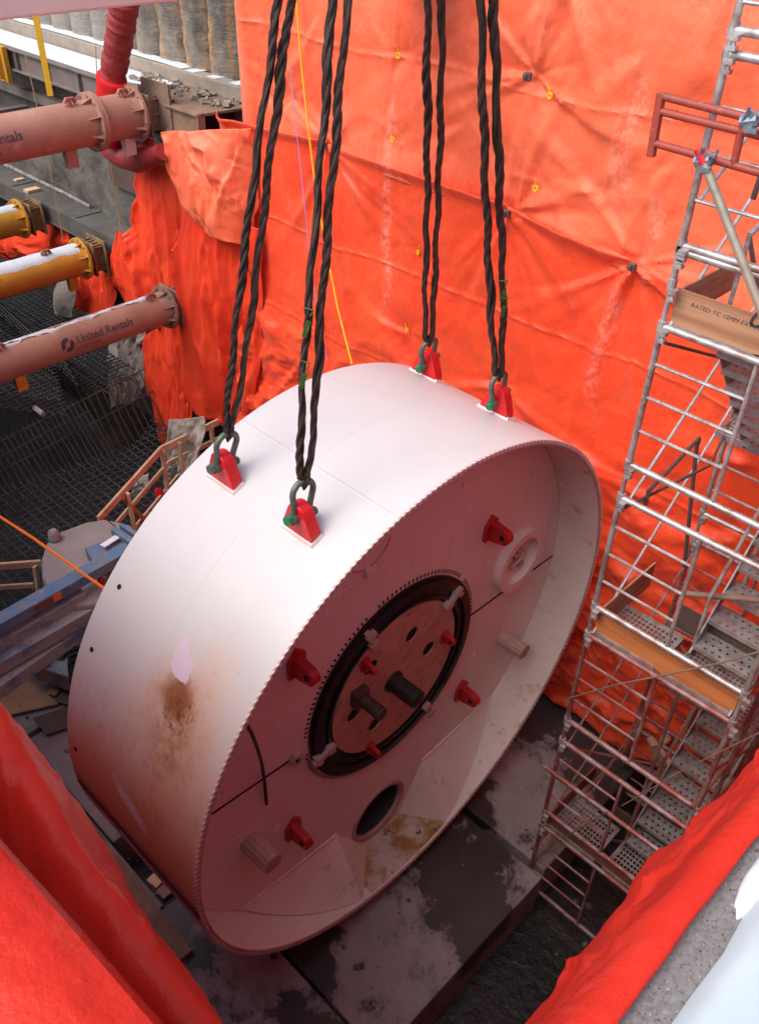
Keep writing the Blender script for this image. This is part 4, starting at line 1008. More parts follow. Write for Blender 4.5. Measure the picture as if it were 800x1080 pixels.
# ------------------------------------------------------------------ upper waler, kerb and pile wall
wl = thing('waler_beam', (8.6, 16, -3.85), 'long steel waler beam with snow on top, at the foot of the pile wall', 'waler')
m = MB(); m.box((8.42,20.0,-3.66),(.05,14.6,.36)); m.box((8.40,20.0,-3.49),(.14,14.6,.03)); m.box((8.40,20.0,-3.84),(.16,14.6,.03))
for yy in np.arange(13.2, 27, 1.1): m.box((8.36,yy,-3.66),(.06,.02,.31))
m.build('web', 'waler', wl, bevel=.004)
m = MB(); m.add([(8.40,11.85,-3.515),(9.25,11.75,-3.515),(9.25,27,-3.515),(8.40,27,-3.515)],[(0,1,2,3)]); m.prism([(8.40,11.85,-3.52),(9.25,11.75,-3.52),(9.25,27,-3.52),(8.40,27,-3.52)], (0,0,-.03))
m.build('top_plate', 'rusty', wl)
m = MB(); ys = np.linspace(13.6, 27, 150)
for i, y in enumerate(ys):
    q = float(fbm(np.array([y*1.7]), np.array([.3]), 55, 4)[0]); fade = min(1, (y-13.6)/1.2)
    x0 = 8.50+.12*(q-.5)+.35*(1-fade); x1 = 9.22
    for j in range(7): f = j/6; m.v.append((x0+(x1-x0)*f, y, -3.508+.03*math.sin(math.pi*min(1, f*1.0+.0))**.5*fade+.0025))
for i in range(149):
    for j in range(6): m.f.append((i*7+j, i*7+j+1, (i+1)*7+j+1, (i+1)*7+j)); m.mi.append(0)
m.build('snow_cover', 'snow', wl, smooth=True)
m = MB(); rs = random.Random(4)
for k in range(120):
    y = 11.9+rs.random()*2.6; x = 8.75+rs.random()*.5; s = .015+.05*rs.random()**2
    m.box((x,y,-3.50+s*.3),(s*1.6,s*1.8,s), Matrix.Rotation(rs.random()*3,3,'Z')@Matrix.Rotation(rs.random(),3,'X'))
m.build('rubble', 'curb', wl, stuff=True)
m = MB(); m.box((8.34,12.25,-3.70),(.06,.9,.40)); m.box((8.30,12.25,-3.52),(.12,.9,.03)); m.box((8.30,12.25,-3.89),(.12,.9,.03)); m.box((8.30,11.82,-3.70),(.12,.03,.42))
m.build('channel_piece', 'rusty', wl, bevel=.004)
m = MB(); m.box((8.30,12.95,-3.62),(.04,.75,.80)); m.build('bearing_plate', 'rusty', wl, bevel=.004)
kb = MB(); kb.box((9.40,19.3,-3.42),(.26,15.2,.24)); kb = kb.build('concrete_kerb', 'curb', bevel=.02); tag(kb, 'long low concrete kerb at the foot of the grey piles', 'kerb')
m = MB(); ys = np.linspace(12.2, 27, 130)
for i, y in enumerate(ys):
    q = float(fbm(np.array([y*2.1]), np.array([.3]), 58, 4)[0]); fade = min(1, max(0, (y-13.4)/1.0))
    for j in range(5): f = j/4; m.v.append((9.30+.05*(q-.4)+.30*f, y, -3.296+.02*fade*math.sin(math.pi*min(1,f+.2))))
for i in range(129):
    if ys[i] < 13.6 and (i % 5 > 1): continue
    for j in range(4): m.f.append((i*5+j, i*5+j+1, (i+1)*5+j+1, (i+1)*5+j)); m.mi.append(0)
m.build('snow_cover', 'snow', kb, smooth=True)
# secant piles
pile0 = None
lbls = {}
ysp = [11.45+.74*k for k in range(21)]
for k, y in enumerate(ysp):
    r = .44; m = MB(); rs = np.random.RandomState(100+k); seg = 40; nz = 50
    for j in range(nz+1):
        z = -3.6+j*(4.7/nz)
        for i in range(seg):
            a = 2*math.pi*i/seg; q = r+(.03 if y > 15.5 else .13)*(float(fbm(np.array([a*1.6+k*9.1]), np.array([z*1.4]), 70, 4)[0])-.5)+(.03*rs.rand() if y < 14.5 else .010*rs.rand())
            m.v.append((9.96+q*math.cos(a), y+q*math.sin(a), z))
    for j in range(nz):
        for i in range(seg): m.f.append((j*seg+i, j*seg+(i+1)%seg, (j+1)*seg+(i+1)%seg, (j+1)*seg+i)); m.mi.append(0)
    o = m.build('concrete_pile', 'pile', smooth=True)
    if k < 3: lb = ['rough concrete pile with rust streaks, nearest the orange tarp','second rough concrete pile from the orange tarp, orange stained','third rough rust streaked pile from the orange tarp'][k]
    elif k < 6: lb = ['dark rough pile just right of the red duct, above the rubble','dark broken faced pile right of the red duct','pale grey pile directly right of the red duct'][k-3]
    else: lb = 'smooth pale grey concrete pile behind the snowy waler, left of the red duct'
    tag(o, lb, 'pile', 'concrete piles of the far retaining wall')
w = MB(); w.box((10.35,19,-5.0),(.5,15.2,12.2)); tag(w.build('pit_wall','darkwall'),'dark backing wall behind the concrete piles','wall')
# wall between the walers
m = MB(); nY, nZ = 120, 40
for i in range(nY):
    for j in range(nZ):
        y = 11.7+15*i/(nY-1); z = -6.55+2.95*j/(nZ-1)
        q = float(fbm(np.array([y*.8]), np.array([z*.9]), 64, 4)[0]); m.v.append((9.25-.45*q*(1-.35*j/(nZ-1))-.02, y, z))
m.f = [(i*nZ+j, i*nZ+j+1, (i+1)*nZ+j+1, (i+1)*nZ+j) for i in range(nY-1) for j in range(nZ-1)]; m.mi = [0]*len(m.f)
tag(m.build('concrete_wall', 'lightconc', smooth=True), 'uneven grey concrete wall between the two waler beams', 'wall')
w = MB(); w.box((9.35,19,-8.8),(.4,15,4.6)); tag(w.build('pit_wall','darkwall'),'black shaded wall below the lower waler, beyond the rebar','wall')
m = MB(); m.box((8.95,15.2,-5.0),(.08,1.25,1.25)); tag(m.build('form_panel','brownpanel',bevel=.01),'square dark brown panel on the wall below the upper pink strut','panel')
m = MB(); m.box((8.86,14.25,-5.1),(.06,.16,1.7)); m.box((8.9,13.9,-5.1),(.05,.55,1.7)); tag(m.build('soldier_post','brownpanel'),'dark upright steel post beside the square brown panel','post')
# lower waler
wl2 = thing('waler_beam', (8.6, 20, -6.75), 'dark lower waler beam running behind the yellow strut ends', 'waler')
m = MB(); m.box((8.42,21,-6.56),(.05,12.2,.34)); m.box((8.72,21,-6.395),(.62,12.2,.03)); m.box((8.44,21,-6.73),(.14,12.2,.03)); m.build('beam', 'darksteel', wl2, bevel=.004)
m = MB(); 
for yy in (16.6, 19.2, 22): m.box((8.72,yy,-6.376),(.6,.03,.012))
m.build('plate_joint', 'void', wl2)
m = MB(); m.box((8.6,18.65,-6.35),(.3,.2,.05)); tag(m.build('wood_offcut','wood'),'larger pale wood offcut lying on the lower waler','offcut')
m = MB(); m.box((8.75,19.5,-6.36),(.2,.12,.03)); tag(m.build('wood_offcut','wood'),'smaller flat wood offcut left of the larger one on the lower waler','offcut')
m = MB(); m.tube([(8.98,22,-6.33),(8.98,18,-6.33),(8.95,16.9,-6.34)], .04, 8); tag(m.build('steel_bar','galv',smooth=True),'pale bar lying along the back of the lower waler','bar')
# angle rail and cross piece at the upper left
m = MB(); m.bar((8.6,27,-4.35),(8.6,13.4,-4.35),.03,.16); m.bar((8.68,27,-4.28),(8.68,13.4,-4.28),.16,.03); tag(m.build('angle_rail','waler'),'brown steel angle rail just below the snowy waler','rail')
m = MB(); m.box((7.6,18.0,-4.55),(1.9,.16,.05)); m.box((7.6,17.93,-4.66),(1.9,.03,.22)); tag(m.build('angle_bracket','waler'),'short rusty angle bracket under the brown rail at the left edge','bracket')
m = MB(); q = on(0,8.25,0,60); m.box((8.25,q.y,-3.75),(.10,.5,.62)); m.box((8.17,q.y-.12,-3.75),(.12,.05,.5)); m.box((8.17,q.y+.12,-3.75),(.12,.05,.5)); tag(m.build('bracket_plate','strut_yellow',bevel=.006),'rusty yellow bracket plate on the snowy waler at the left edge','bracket')

# ------------------------------------------------------------------ rebar
def mat_poly(name, poly, z, sp, r, label, mat='rebar', dirs=None, dbl=True):
    """welded mat of bars clipped to a plan polygon"""
    poly = [Vector((p[0], p[1])) for p in poly]; m = MB()
    for ax in (0, 1):
        lo = min(p[1-ax] for p in poly); hi = max(p[1-ax] for p in poly); v = lo+sp*.5
        while v < hi:
            xs = []
            for i in range(len(poly)):
                a, b = poly[i], poly[(i+1) % len(poly)]
                if (a[1-ax]-v)*(b[1-ax]-v) < 0: xs.append(a[ax]+(b[ax]-a[ax])*(v-a[1-ax])/(b[1-ax]-a[1-ax]))
            xs.sort()
            for k in range(0, len(xs)-1, 2):
                jt = random.uniform(-.012,.012)
                p, q = ((xs[k]-.1, v+jt), (xs[k+1]+.1, v-jt)) if ax == 0 else ((v+jt, xs[k]-.1), (v-jt, xs[k+1]+.1))
                zz = z+(.02 if ax == 0 else 0)
                m.tube([(p[0],p[1],zz),(q[0],q[1],zz)], r, 5, caps=False)
                if dbl: m.tube([(p[0]+.03,p[1]+.03,zz-.35),(q[0]+.03,q[1]+.03,zz-.35)], r, 4, caps=False)
            v += sp
    return tag(m.build(name, mat), label, 'rebar')
mat_poly('rebar_mat', [(1.0,11.3),(8.3,11.3),(8.6,14.6),(7.4,13.7),(1.0,14.6)], -9.95, .16, .012, 'flat open rebar grid beside the boom lift', dbl=False)
mat_poly('rebar_mat', [(1.2,16.0),(5.6,15.4),(6.3,14.4),(6.9,15.8),(7.2,24),(1.2,24)], -8.75, .14, .015, 'raised dense rebar grid under the lowest strut at the left edge')
mat_poly('rebar_mat', [(7.5,15.0),(8.75,15.0),(8.75,24),(7.5,24)], -9.0, .13, .014, 'narrow rebar grid along the wall behind the struts')
def curtain(name, p0, p1, h, lean, sp, r, label, mat='rebar', hb=4):
    p0, p1 = Vector(p0), Vector(p1); L = (p1-p0).length; n = int(L/sp); m = MB(); ln = Vector(lean)
    for i in range(n+1):
        a = p0.lerp(p1, i/n); m.tube([a+Vector((0,0,.08)), a+ln*.5-Vector((0,0,h*.5))+Vector((random.uniform(-.02,.02),0,0)), a+ln-Vector((0,0,h))], r, 5, caps=False)
    for k in range(hb):
        f = k/max(1, hb-1)*.35; o_ = ln*f-Vector((0,0,h*f)); m.tube([p0+o_, p1+o_], r*1.1, 5)
    return tag(m.build(name, mat), label, 'rebar')
curtain('rebar_cage', (1.4,13.5,-8.9), (6.7,14.3,-8.9), 1.05, (.1,-.8,0), .11, .011, 'leaning rebar curtain dropping from the raised grid to the flat grid', 'rebar', 3)
curtain('rebar_cage', (6.7,14.3,-8.9), (8.6,14.6,-8.9), 1.2, (.1,-.6,0), .15, .013, 'short rusty rebar curtain below the hanging red strip', 'rebarrust', 2)
curtain('rebar_cage', (6.9,15.0,-8.5), (7.3,21,-8.2), 1.7, (.6,.5,0), .17, .014, 'fan of steep rebar rods seen below the lowest strut')
curtain('rebar_cage', (8.6,2.6,-9.15), (8.6,6.6,-9.15), 1.3, (0,0,0), .17, .022, 'row of dark upright bars at the wall foot between drum and scaffold', 'galv_dark')
mb = MB(); mb.box((4.9,16,-10.05),(7.6,9,.05)); 
# pipe stub + white bars on the mats
string('steel_bar', [on(2,-8.6,37,430), on(2,-8.6,46,437)], .05, 'galv', 'short pale pipe stub sticking out over the rebar below the lowest strut', 'bar')
# red extinguisher-like cylinder and paper among the rebar
q = on(2,-9.8,167,515)
t = thing('fire_extinguisher', (q.x,q.y,-10.2), 'small red extinguisher with white label standing in the rebar by the guardrail', 'extinguisher')
m = MB(); m.tube([(q.x,q.y,-10.2),(q.x,q.y,-9.85),(q.x,q.y,-9.78)], [.08,.08,.03], 14); m.build('bottle','red',t,smooth=True)
m = MB(); m.tube([(q.x,q.y,-10.1),(q.x,q.y,-9.98)], .083, 14); m.build('label_band','white',t,smooth=True)
m = MB(); m.tube([(q.x,q.y,-9.78),(q.x,q.y,-9.70)], .02, 8); m.tube([(q.x,q.y,-9.71),(q.x-.08,q.y-.05,-9.69)], .012, 6); m.build('nozzle','black',t)
px_sheet('plastic_sheet', [(150,500),(148,510),(146,520)], [(164,496),(165,508),(160,522)], 6.9, 'small crumpled white plastic scrap lying on the rebar', mat='plastic', seed=35, fold=.15, freq=5, nu=24, nv=24)['category'] = 'plastic sheet'

# ------------------------------------------------------------------ timber guardrails
def rail_run(t, pts, w, h, name='rail', mat='wood'):
    for a, b in zip(pts, pts[1:]):
        m = MB(); m.bar(a, b, w, h); m.build(name, mat, t, bevel=.004)
gA = [on(2,-9.0,104,548), on(2,-9.0,170,474), on(2,-9.0,232,444)]
gr = thing('timber_guardrail', (gA[1].x, gA[1].y, -10.4), 'three rail timber guardrail bending behind the top left of the drum', 'guardrail')
rail_run(gr, gA, .05, .13); 
rail_run(gr, [on(2,-9.45,123,552), on(2,-9.45,178,488), on(2,-9.45,232,462)], .04, .09)
rail_run(gr, [on(2,-9.95,143,556), on(2,-9.95,188,502)], .04, .09)
for p, zt in (((134,522),-9.0),((170,476),-9.0),((188,468),-9.0),((222,450),-9.0)):
    q = on(2, zt, *p); m = MB(); m.box((q.x+.04,q.y+.04,(zt-10.35)/2),(.05,.09,-(zt+10.35)*-1 if False else abs(-10.35-zt))); m.build('rail_post','wood',gr,bevel=.004)
q0 = on(2,-9.05,130,525); q1 = on(2,-9.9,152,548); m = MB(); m.bar(q0,q1,.03,.07); m.build('orange_brace','ply',gr)
gr = thing('timber_guardrail', on(2,-10.3,20,600), 'low timber guardrail left of the grey hood at the left edge', 'guardrail')
rail_run(gr, [on(2,-9.2,-40,600), on(2,-9.2,44,594)], .05, .12); rail_run(gr, [on(2,-9.65,-40,622), on(2,-9.65,36,617)], .04, .09)
q0 = on(2,-9.2,37,597); m = MB(); m.bar(q0, (q0.x-.15,q0.y-.1,-10.3), .05, .09); m.build('rail_post','wood',gr,bevel=.004)

# ------------------------------------------------------------------ boom lift
lb = on(2,-10.2,60,640); lift = thing('boom_lift', (3.6,9.9,-10.43), 'dusty blue and grey boom lift parked behind the drum', 'boom lift')
def hood(pts, zt, h, name, mat, inset=.06, parent=lift):
    P = [on(2, zt, *p) for p in pts]; c = sum(P, Vector((0,0,0)))/len(P); m = MB(); n = len(P)
    top = [p.lerp(c, inset)+Vector((0,0,0)) for p in P]; r1 = [p.lerp(c, inset*.3)-Vector((0,0,.05)) for p in P]; r2 = [p-Vector((0,0,.16)) for p in P]; r3 = [p-Vector((0,0,h)) for p in P]
    m.add(top+r1+r2+r3, [tuple(range(n))]+[(i+k*n,(i+1)%n+k*n,(i+1)%n+(k+1)*n,i+(k+1)*n) for i in range(n) for k in range(3)])
    return m.build(name, mat, parent, bevel=.02)
hA = hood([(43,608),(42,590),(48,572),(62,560),(92,549),(112,546),(138,552),(152,566),(156,590),(120,604),(80,612),(50,622)], -8.95, .8, 'rear_hood', 'dustgrey')
m = MB(); q = on(2,-8.93,58,568); m.tube([q, q+Vector((0,0,.13)), q+Vector((0,0,.17))], [.10,.085,.05], 14); m.build('hood_cap','dustgrey',hA,smooth=True)
m = MB(); m.bar(on(2,-8.93,110,546), on(2,-8.93,124,557), .012, .01); m.build('hood_gap','void',hA)
hB = hood([(70,632),(72,622),(90,606),(118,588),(150,574),(175,590),(160,640),(112,636),(78,640)], -8.75, .95, 'side_hood', 'dustgrey')
m = MB(); q = on(2,-8.74,107,614); m.tube([q, q+Vector((0,0,.07)), q+Vector((0,0,.10))], [.055,.05,.02], 12); m.build('warning_lamp','redflange',hB,smooth=True)
m = MB(); q = on(2,-9.25,96,645); m.tube([q+Vector((.1*math.cos(t)*.7, -.02, .1*math.sin(t))) for t in np.linspace(0,2*math.pi,17)[:-1]], .012, 6, closed=True); m.build('hood_emblem','dustblue',hB)
def boom(p, q, z0, z1, w, h, mat, name, parent=lift):
    a, b = on(2,z0,*p), on(2,z1,*q); m = MB(); m.bar(a, b, w, h); return m.build(name, mat, parent, bevel=.012)
b1 = boom((-40,680),(143,576),-8.50,-8.45,.22,.17,'blue','upper_boom')
boom((95,590),(148,570),-8.52,-8.50,.34,.20,'blue','boom_section',b1)
boom((-20,690),(88,627),-8.80,-8.75,.20,.22,'dustblue','lower_boom')
boom((-30,716),(100,641),-9.0,-8.95,.24,.22,'dustblue','lower_boom')
boom((-20,738),(84,664),-9.25,-9.2,.22,.22,'dustblue','lower_boom')
q = on(2,-8.40,125,566)
for (p0,p1,mm,w) in (((108,576),(124,566),'white',.10),):
    m = MB(); m.bar(on(2,-8.338,*p0)+Vector((0,0,0)), on(2,-8.338,*p1), w, .01); m.build('label_plate',mm,b1)
# decal on the side of the boom
a = on(2,-8.50,-40,680); b = on(2,-8.45,143,576); d = (b-a).normalized(); sd = d.cross(Vector((0,0,1))).normalized()
if sd.y > 0: sd = -sd
L = (b-a).length
for f0, f1, mm in ((.37,.47,'maroon'),(.47,.515,'tracksign'),(.56,.62,'blue')):
    m = MB(); p0 = a+d*L*f0+sd*.113; p1 = a+d*L*f1+sd*.113; m.bar(p0, p1, .01, .12); m.build('boom_decal', mm, b1)
m = MB(); m.bar(on(2,-8.33,120,559), on(2,-8.33,150,580), .10, .10); m.bar(on(2,-8.33,128,556), on(2,-8.33,152,572), .06, .14); m.build('boom_head','blue',b1,bevel=.01)
m = MB(); m.tube([on(2,-9.0,-10,650), on(2,-9.1,10,672), on(2,-9.2,20,684), on(2,-9.0,30,672), on(2,-8.9,40,660)], .018, 8); m.build('hydraulic_hose','black',lift,smooth=True)
m = MB(); m.bar(on(2,-9.6,-30,650), on(2,-9.6,22,692), .1, .3); m.build('outrigger_arm','dustblue',lift,bevel=.01)
m = MB(); c = on(2,-9.9,95,672); m.box(c-Vector((0,0,.15)),(1.6,.9,.35), Matrix.Rotation(.4,3,'Z')); m.box(c+Vector((-.5,-.2,-.2)),(.5,.3,.3), Matrix.Rotation(.4,3,'Z')); m.box(on(2,-9.8,66,677),(.55,.35,.12), Matrix.Rotation(.4,3,'Z')); m.build('chassis','dustblue',lift,bevel=.02)
m = MB(); m.bar(on(2,-9.7,42,690), on(2,-9.7,70,676), .12, .16); m.tube([on(2,-9.7,44,684), on(2,-9.8,45,700)], .09, 10); m.build('steering_link','blue',lift,bevel=.01)
for k, (pp, zz) in enumerate((((88,712),-10.02),((20,735),-10.02)) ):
    if k == 1: continue
    c = on(2, zz, *pp); axd = Vector((.78,-.45,.0)).normalized(); r = .40
    m = MB(); m.tube([c-axd*.16, c-axd*.12, c+axd*.12, c+axd*.16], [r*.9, r, r, r*.9], 32)
    e_ = Vector((0,0,1)); f_ = axd.cross(e_)
    for j in range(22):
        a = 2*math.pi*j/22; dr = e_*math.cos(a)+f_*math.sin(a); tg = -e_*math.sin(a)+f_*math.cos(a)
        rot = Matrix((axd, tg, dr)).transposed(); 
        for sg in (-1, 1): m.box(c+dr*(r+.012)+axd*.075*sg+tg*.03*sg, (.13,.045,.05), rot@Matrix.Rotation(.4*sg,3,'Z'))
    wh = m.build('wheel','rubber',lift,smooth=False)
    m = MB(); m.tube([c-axd*.165, c-axd*.10], [.20,.17], 20); m.tube([c+axd*.10, c+axd*.165], [.17,.20], 20); m.build('rim','dustblue',wh,smooth=True)
for (pt_, sz, mm, lb_) in (((70,690),(.5,.3,.08),'oldwood','weathered timber pad lying beside the lift tyre'),((63,722),(.45,.16,.06),'floorply','short board on the floor under the lift'),((72,733),(.35,.22,.05),'galv_dark','dark steel plate on the floor below the lift tyre')):
    c = on(2,-10.38,*pt_); m = MB(); m.box(c,sz,Matrix.Rotation(.5,3,'Z')); tag(m.build('floor_board',mm,bevel=.006), lb_, 'board')

# ------------------------------------------------------------------ scaffold stair tower
XF, XB, YL, YR, YM = 5.94, 8.04, 2.74, 1.21, 1.97
def postx(y): return 770-(220/935)*y
def zf(y): return on(0, XF, postx(y), y).z
FR = [ # (top bar, [rungs], bottom bar) image heights at the left post
 (-60,[-35,-10,15],38),(57,[90,130],None),(250,[],None)]
tower = thing('scaffold_tower', (7.0, 1.97, -11.1), 'tall galvanised scaffold stair tower standing against the orange tarps', 'scaffold')
zj = {'t':zf(55),'a0':zf(297),'a':zf(341),'b0':zf(486),'b':zf(521),'c0':zf(635),'c':zf(665),'d0':zf(755),'d':zf(777),'e0':zf(851),'e':zf(866),'g':zf(927)}
zones = [(zf(-50), zf(30), [zf(-25), zf(0)]), (zj['t'], zf(256), [zf(110), zf(160), zf(208)]), (zf(262), zj['a0'], []), (zj['a'], zj['b0'], [zf(380), zf(415), zf(450)]),
         (zj['b'], zj['c0'], [zf(551), zf(580), zf(608)]), (zj['c'], zj['d0'], [zf(691), zf(711), zf(733)]), (zj['d'], zj['e0'], [zf(796), zf(814), zf(833)]), (zj['e'], zj['g'], [zf(884), zf(898), zf(912)])]
def tubez(m, p, q, r, seg=10): m.tube([p, q], r, seg)
zbase = -11.1
for X, tagm in ((XF, 'front'), (XB, 'back')):
    for k, (zt, zb, rungs) in enumerate(zones):
        if X == XB and k in (2,): continue
        mt = 'galv' if k < 5 else 'galv_red'
        nb = zones[k+1][0] if k+1 < len(zones) else zbase
        for yy in (YL, YR):
            m = MB(); m.tube([(X,yy,nb-.02),(X,yy,zb-.03),(X,yy,zb-.03),(X,yy,zt+.03)], [.021,.021,.027,.027], 10)
            post = m.build('post', mt, tower, smooth=True)
            for zz in (zt, zb):
                m = MB(); m.tube([(X,yy,zz-.045),(X,yy,zz+.045)], .036, 10); m.box((X-.045,yy-.045,zz-.03),(.05,.06,.035)); m.box((X-.045,yy-.045,zz-.09),(.05,.05,.025)); m.bar((X-.045,yy-.045,zz-.02),(X-.045,yy-.045,zz-.10),.02,.02)
                m.build('coupler', 'galv', post)
        for zz in ((zt,) if k == 2 else (zt, zb)):
            m = MB(); m.tube([(X,YL-.02,zz),(X,YR+.02,zz)], .030, 10); m.build('ledger', mt, tower, smooth=True)
        if rungs or k == 0:
            m = MB(); m.tube([(X,YM,zb),(X,YM,zt)], .019, 8); m.build('inner_post', mt, tower, smooth=True)
            for zr in rungs:
                m = MB(); m.tube([(X,YL,zr),(X,YM,zr)], .015, 8); m.build('rung', mt, tower, smooth=True)
# extra brown ledgers across the front (guard and old rail)
m = MB(); m.tube([(XF-.05,YL+.12,zf(808)),(XF-.05,YR-.1,zf(808))], .028, 10); m.build('guard_tube','galv_red',tower,smooth=True)
m = MB(); m.tube([(6.35,2.15,-5.55),(6.9,1.1,-5.35)], .030, 10); m.build('guard_tube','rusty',tower,smooth=True)
# braces in the side planes
for yy in (YL-.05, YR+.05):
    for (za, zb_) in ((zf(57)-.9, zf(-40)),(zj['a'],zj['t']),(zj['b']-.1,zj['a']+.05),(zj['c']+.05,zj['b0']+.1),(zj['d']-.1,zj['c']-.1),(zj['e']+.1,zj['d0']),(zj['g'],zj['e0'])):
        m = MB(); a = Vector((XF,yy,za)); b = Vector((XB,yy,zb_)); m.tube([a,b], .014, 8); m.build('brace','braceblue' if za > -7 else 'galv_red',tower,smooth=True)
        m = MB(); a = Vector((XF,yy-.03,za+1.0)); b = Vector((XB,yy-.03,za-.35)); 
        if yy < 2: m.tube([a,b], .014, 8); m.build('brace','galv_red',tower,smooth=True)
# black bent hooks / inner handrails
def bent(pts, r, mat, name='handrail'):
    m = MB(); m.tube(pts, r, 8); m.build(name, mat, tower, smooth=True)
bent([(6.2,2.62,-4.75),(6.2,2.62,-4.55),(7.0,2.62,-4.35),(7.0,2.62,-4.45),(7.15,2.45,-5.9)], .02, 'galv_dark')
bent([(XF,YL-.06,zj['a']-.12),(6.9,2.55,zj['a']-.55),(XB,2.3,zj['a']-.5)], .014, 'galv_dark','tie_bar')
bent([(XF,YL-.06,zj['b']-.08),(7.0,2.45,zj['b']-.02),(XB,YL,zj['b']+.0)], .014, 'galv_dark','tie_bar')
bent([(6.5,2.55,-2.05),(6.5,2.5,-1.2),(7.2,2.3,-1.05),(7.25,2.3,-2.4)], .022, 'galv_dark')
bent([(6.5,2.5,-2.3),(7.0,2.4,-2.0),(7.05,2.35,-2.9)], .022, 'galv')
# decks, toe boards
def deck(x0, x1, y0, y1, z, name='deck_grate'):
    hs = []; 
    nx, ny = int((x1-x0-.04)/.062), int((y1-y0-.04)/.045)
    for i in range(nx):
        for j in range(ny):
            cx = x0+.03+(i+.5)*(x1-x0-.06)/nx; cy = y0+.03+(j+.5)*(y1-y0-.06)/ny
            hs.append([(cx-.021,cy-.015),(cx+.021,cy-.015),(cx+.021,cy+.015),(cx-.021,cy+.015)])
    mb_ = flat_holes([(x0,y0),(x1,y0),(x1,y1),(x0,y1)], hs, lambda a, b: Vector((a,b,z)), 'grate', None, None, .02, (0,0,-1))
    for (a, b) in (((x0,y0),(x1,y0)),((x1,y0),(x1,y1)),((x1,y1),(x0,y1)),((x0,y1),(x0,y0))): mb_.bar((*a,z-.02),(*b,z-.02),.02,.06)
    return mb_.build(name, 'grate', tower)
for zz in (zj['a']+.02, zj['c']+.05, zj['e']+.05):
    deck(XF+.03, XF+.58, 2.03, YL-.06, zz); deck(XF+.03, XF+.58, YR+.05, 1.90, zz)
for zz in (zj['b'], zj['d']):
    deck(XB-.5, XB-.03, YR+.05, YL-.06, zz)
for (zt, zb, mt) in ((zj['a0']-.03, zj['a']+.03, 'ply_pale'), (zj['c0']-.03, zj['c']+.03, 'ply'), (zj['e0']-.03, zj['e']+.03, 'ply_brown')):
    m = MB(); m.box((XF+.045,(YL+YR)/2,(zt+zb)/2),(.019,YL-YR-.07,zt-zb)); tb = m.build('toe_board', mt, tower)
    m = MB(); m.box((XF+.55,YL-.06,(zt+zb)/2),(.95,.019,zt-zb)); m.build('toe_board', 'ply_pale' if mt != 'ply_brown' else mt, tower)
    m = MB(); m.box((XF+.70,(1.25+2.2)/2,(zt+zb)/2-.02),(.019,.95,(zt-zb)*.9)); m.build('toe_board', 'brownpanel', tower)
    if mt == 'ply_pale':
        fnl = lambda x, y: Vector((XF+.033, YL-.16-x, zt-.10+y-.0*x))
        text_mesh('RATED TC 12MM EXT 7MM  -', .05, fnl, 'fadeink', 'stamp', tb, italic=.3)
        text_mesh('UL', .16, lambda x, y: Vector((XF+.033, on(0,XF+.033,786,342).y-x, on(0,XF+.033,786,342).z+y)), 'ink', 'stamp', tb, italic=.35, bold=.004)
# stair flights
def flight(x0, z0, x1, z1, ya, yb, n=7, mt='grate'):
    fl = MB(); 
    for yy in (ya, yb): fl.bar((x0,yy,z0),(x1,yy,z1),.02,.15)
    f = fl.build('stair_stringers', mt, tower, bevel=.004)
    for k in range(n):
        t = (k+.6)/(n+.2); x = x0+(x1-x0)*t; z = z0+(z1-z0)*t; d = .13
        hs = []
        nyh = 7
        for j in range(nyh):
            for i in range(3):
                cy = min(ya,yb)+.05+(j+.5+(.25 if i % 2 else -.25))*(abs(yb-ya)-.10)/nyh; cx = x-d+.045+i*.085
                hs.append(ring2(cx, cy, .017, 8))
        y0, y1 = min(ya,yb)+.012, max(ya,yb)-.012
        tm = flat_holes([(x-d,y0),(x+d,y0),(x+d,y1),(x-d,y1)], hs, lambda a, b: Vector((a,b,z)), mt, None, None, .012, (0,0,-1))
        tm.box((x-d+.005,(y0+y1)/2,z-.02),(.012,y1-y0,.045)); tm.box((x+d-.005,(y0+y1)/2,z-.02),(.012,y1-y0,.045))
        tm.build('stair_tread', mt, f)
    for yy in (ya, yb):
        m = MB(); s = .75; m.tube([(x0,yy,z0+.05),(x0,yy,z0+s),(x1,yy,z1+s),(x1,yy,z1+.05)], .019, 8); m.build('stair_rail','galv' if z0 > -7 else 'galv_red',f,smooth=True)
flight(XF+.25, zj['a']-.02, XB-.45, zj['b'], 2.38, 1.80)
flight(XB-.45, zj['b'], XF+.45, zj['c']+.05, 1.88, 1.27)
flight(XB-.45, zj['d'], XF+.45, zj['e']+.05, 1.88, 1.27)
flight(XF+.35, zf(57)-.3, XB-.5, zj['a']+.7, 1.88, 1.27)
for X in (XF, XB):
    for yy in (YL, YR):
        m = MB(); m.box((X,yy,-11.12),(.16,.16,.03)); m.tube([(X,yy,-11.11),(X,yy,zj['g'])], .02, 8); m.build('base_jack', 'galv_red', tower)
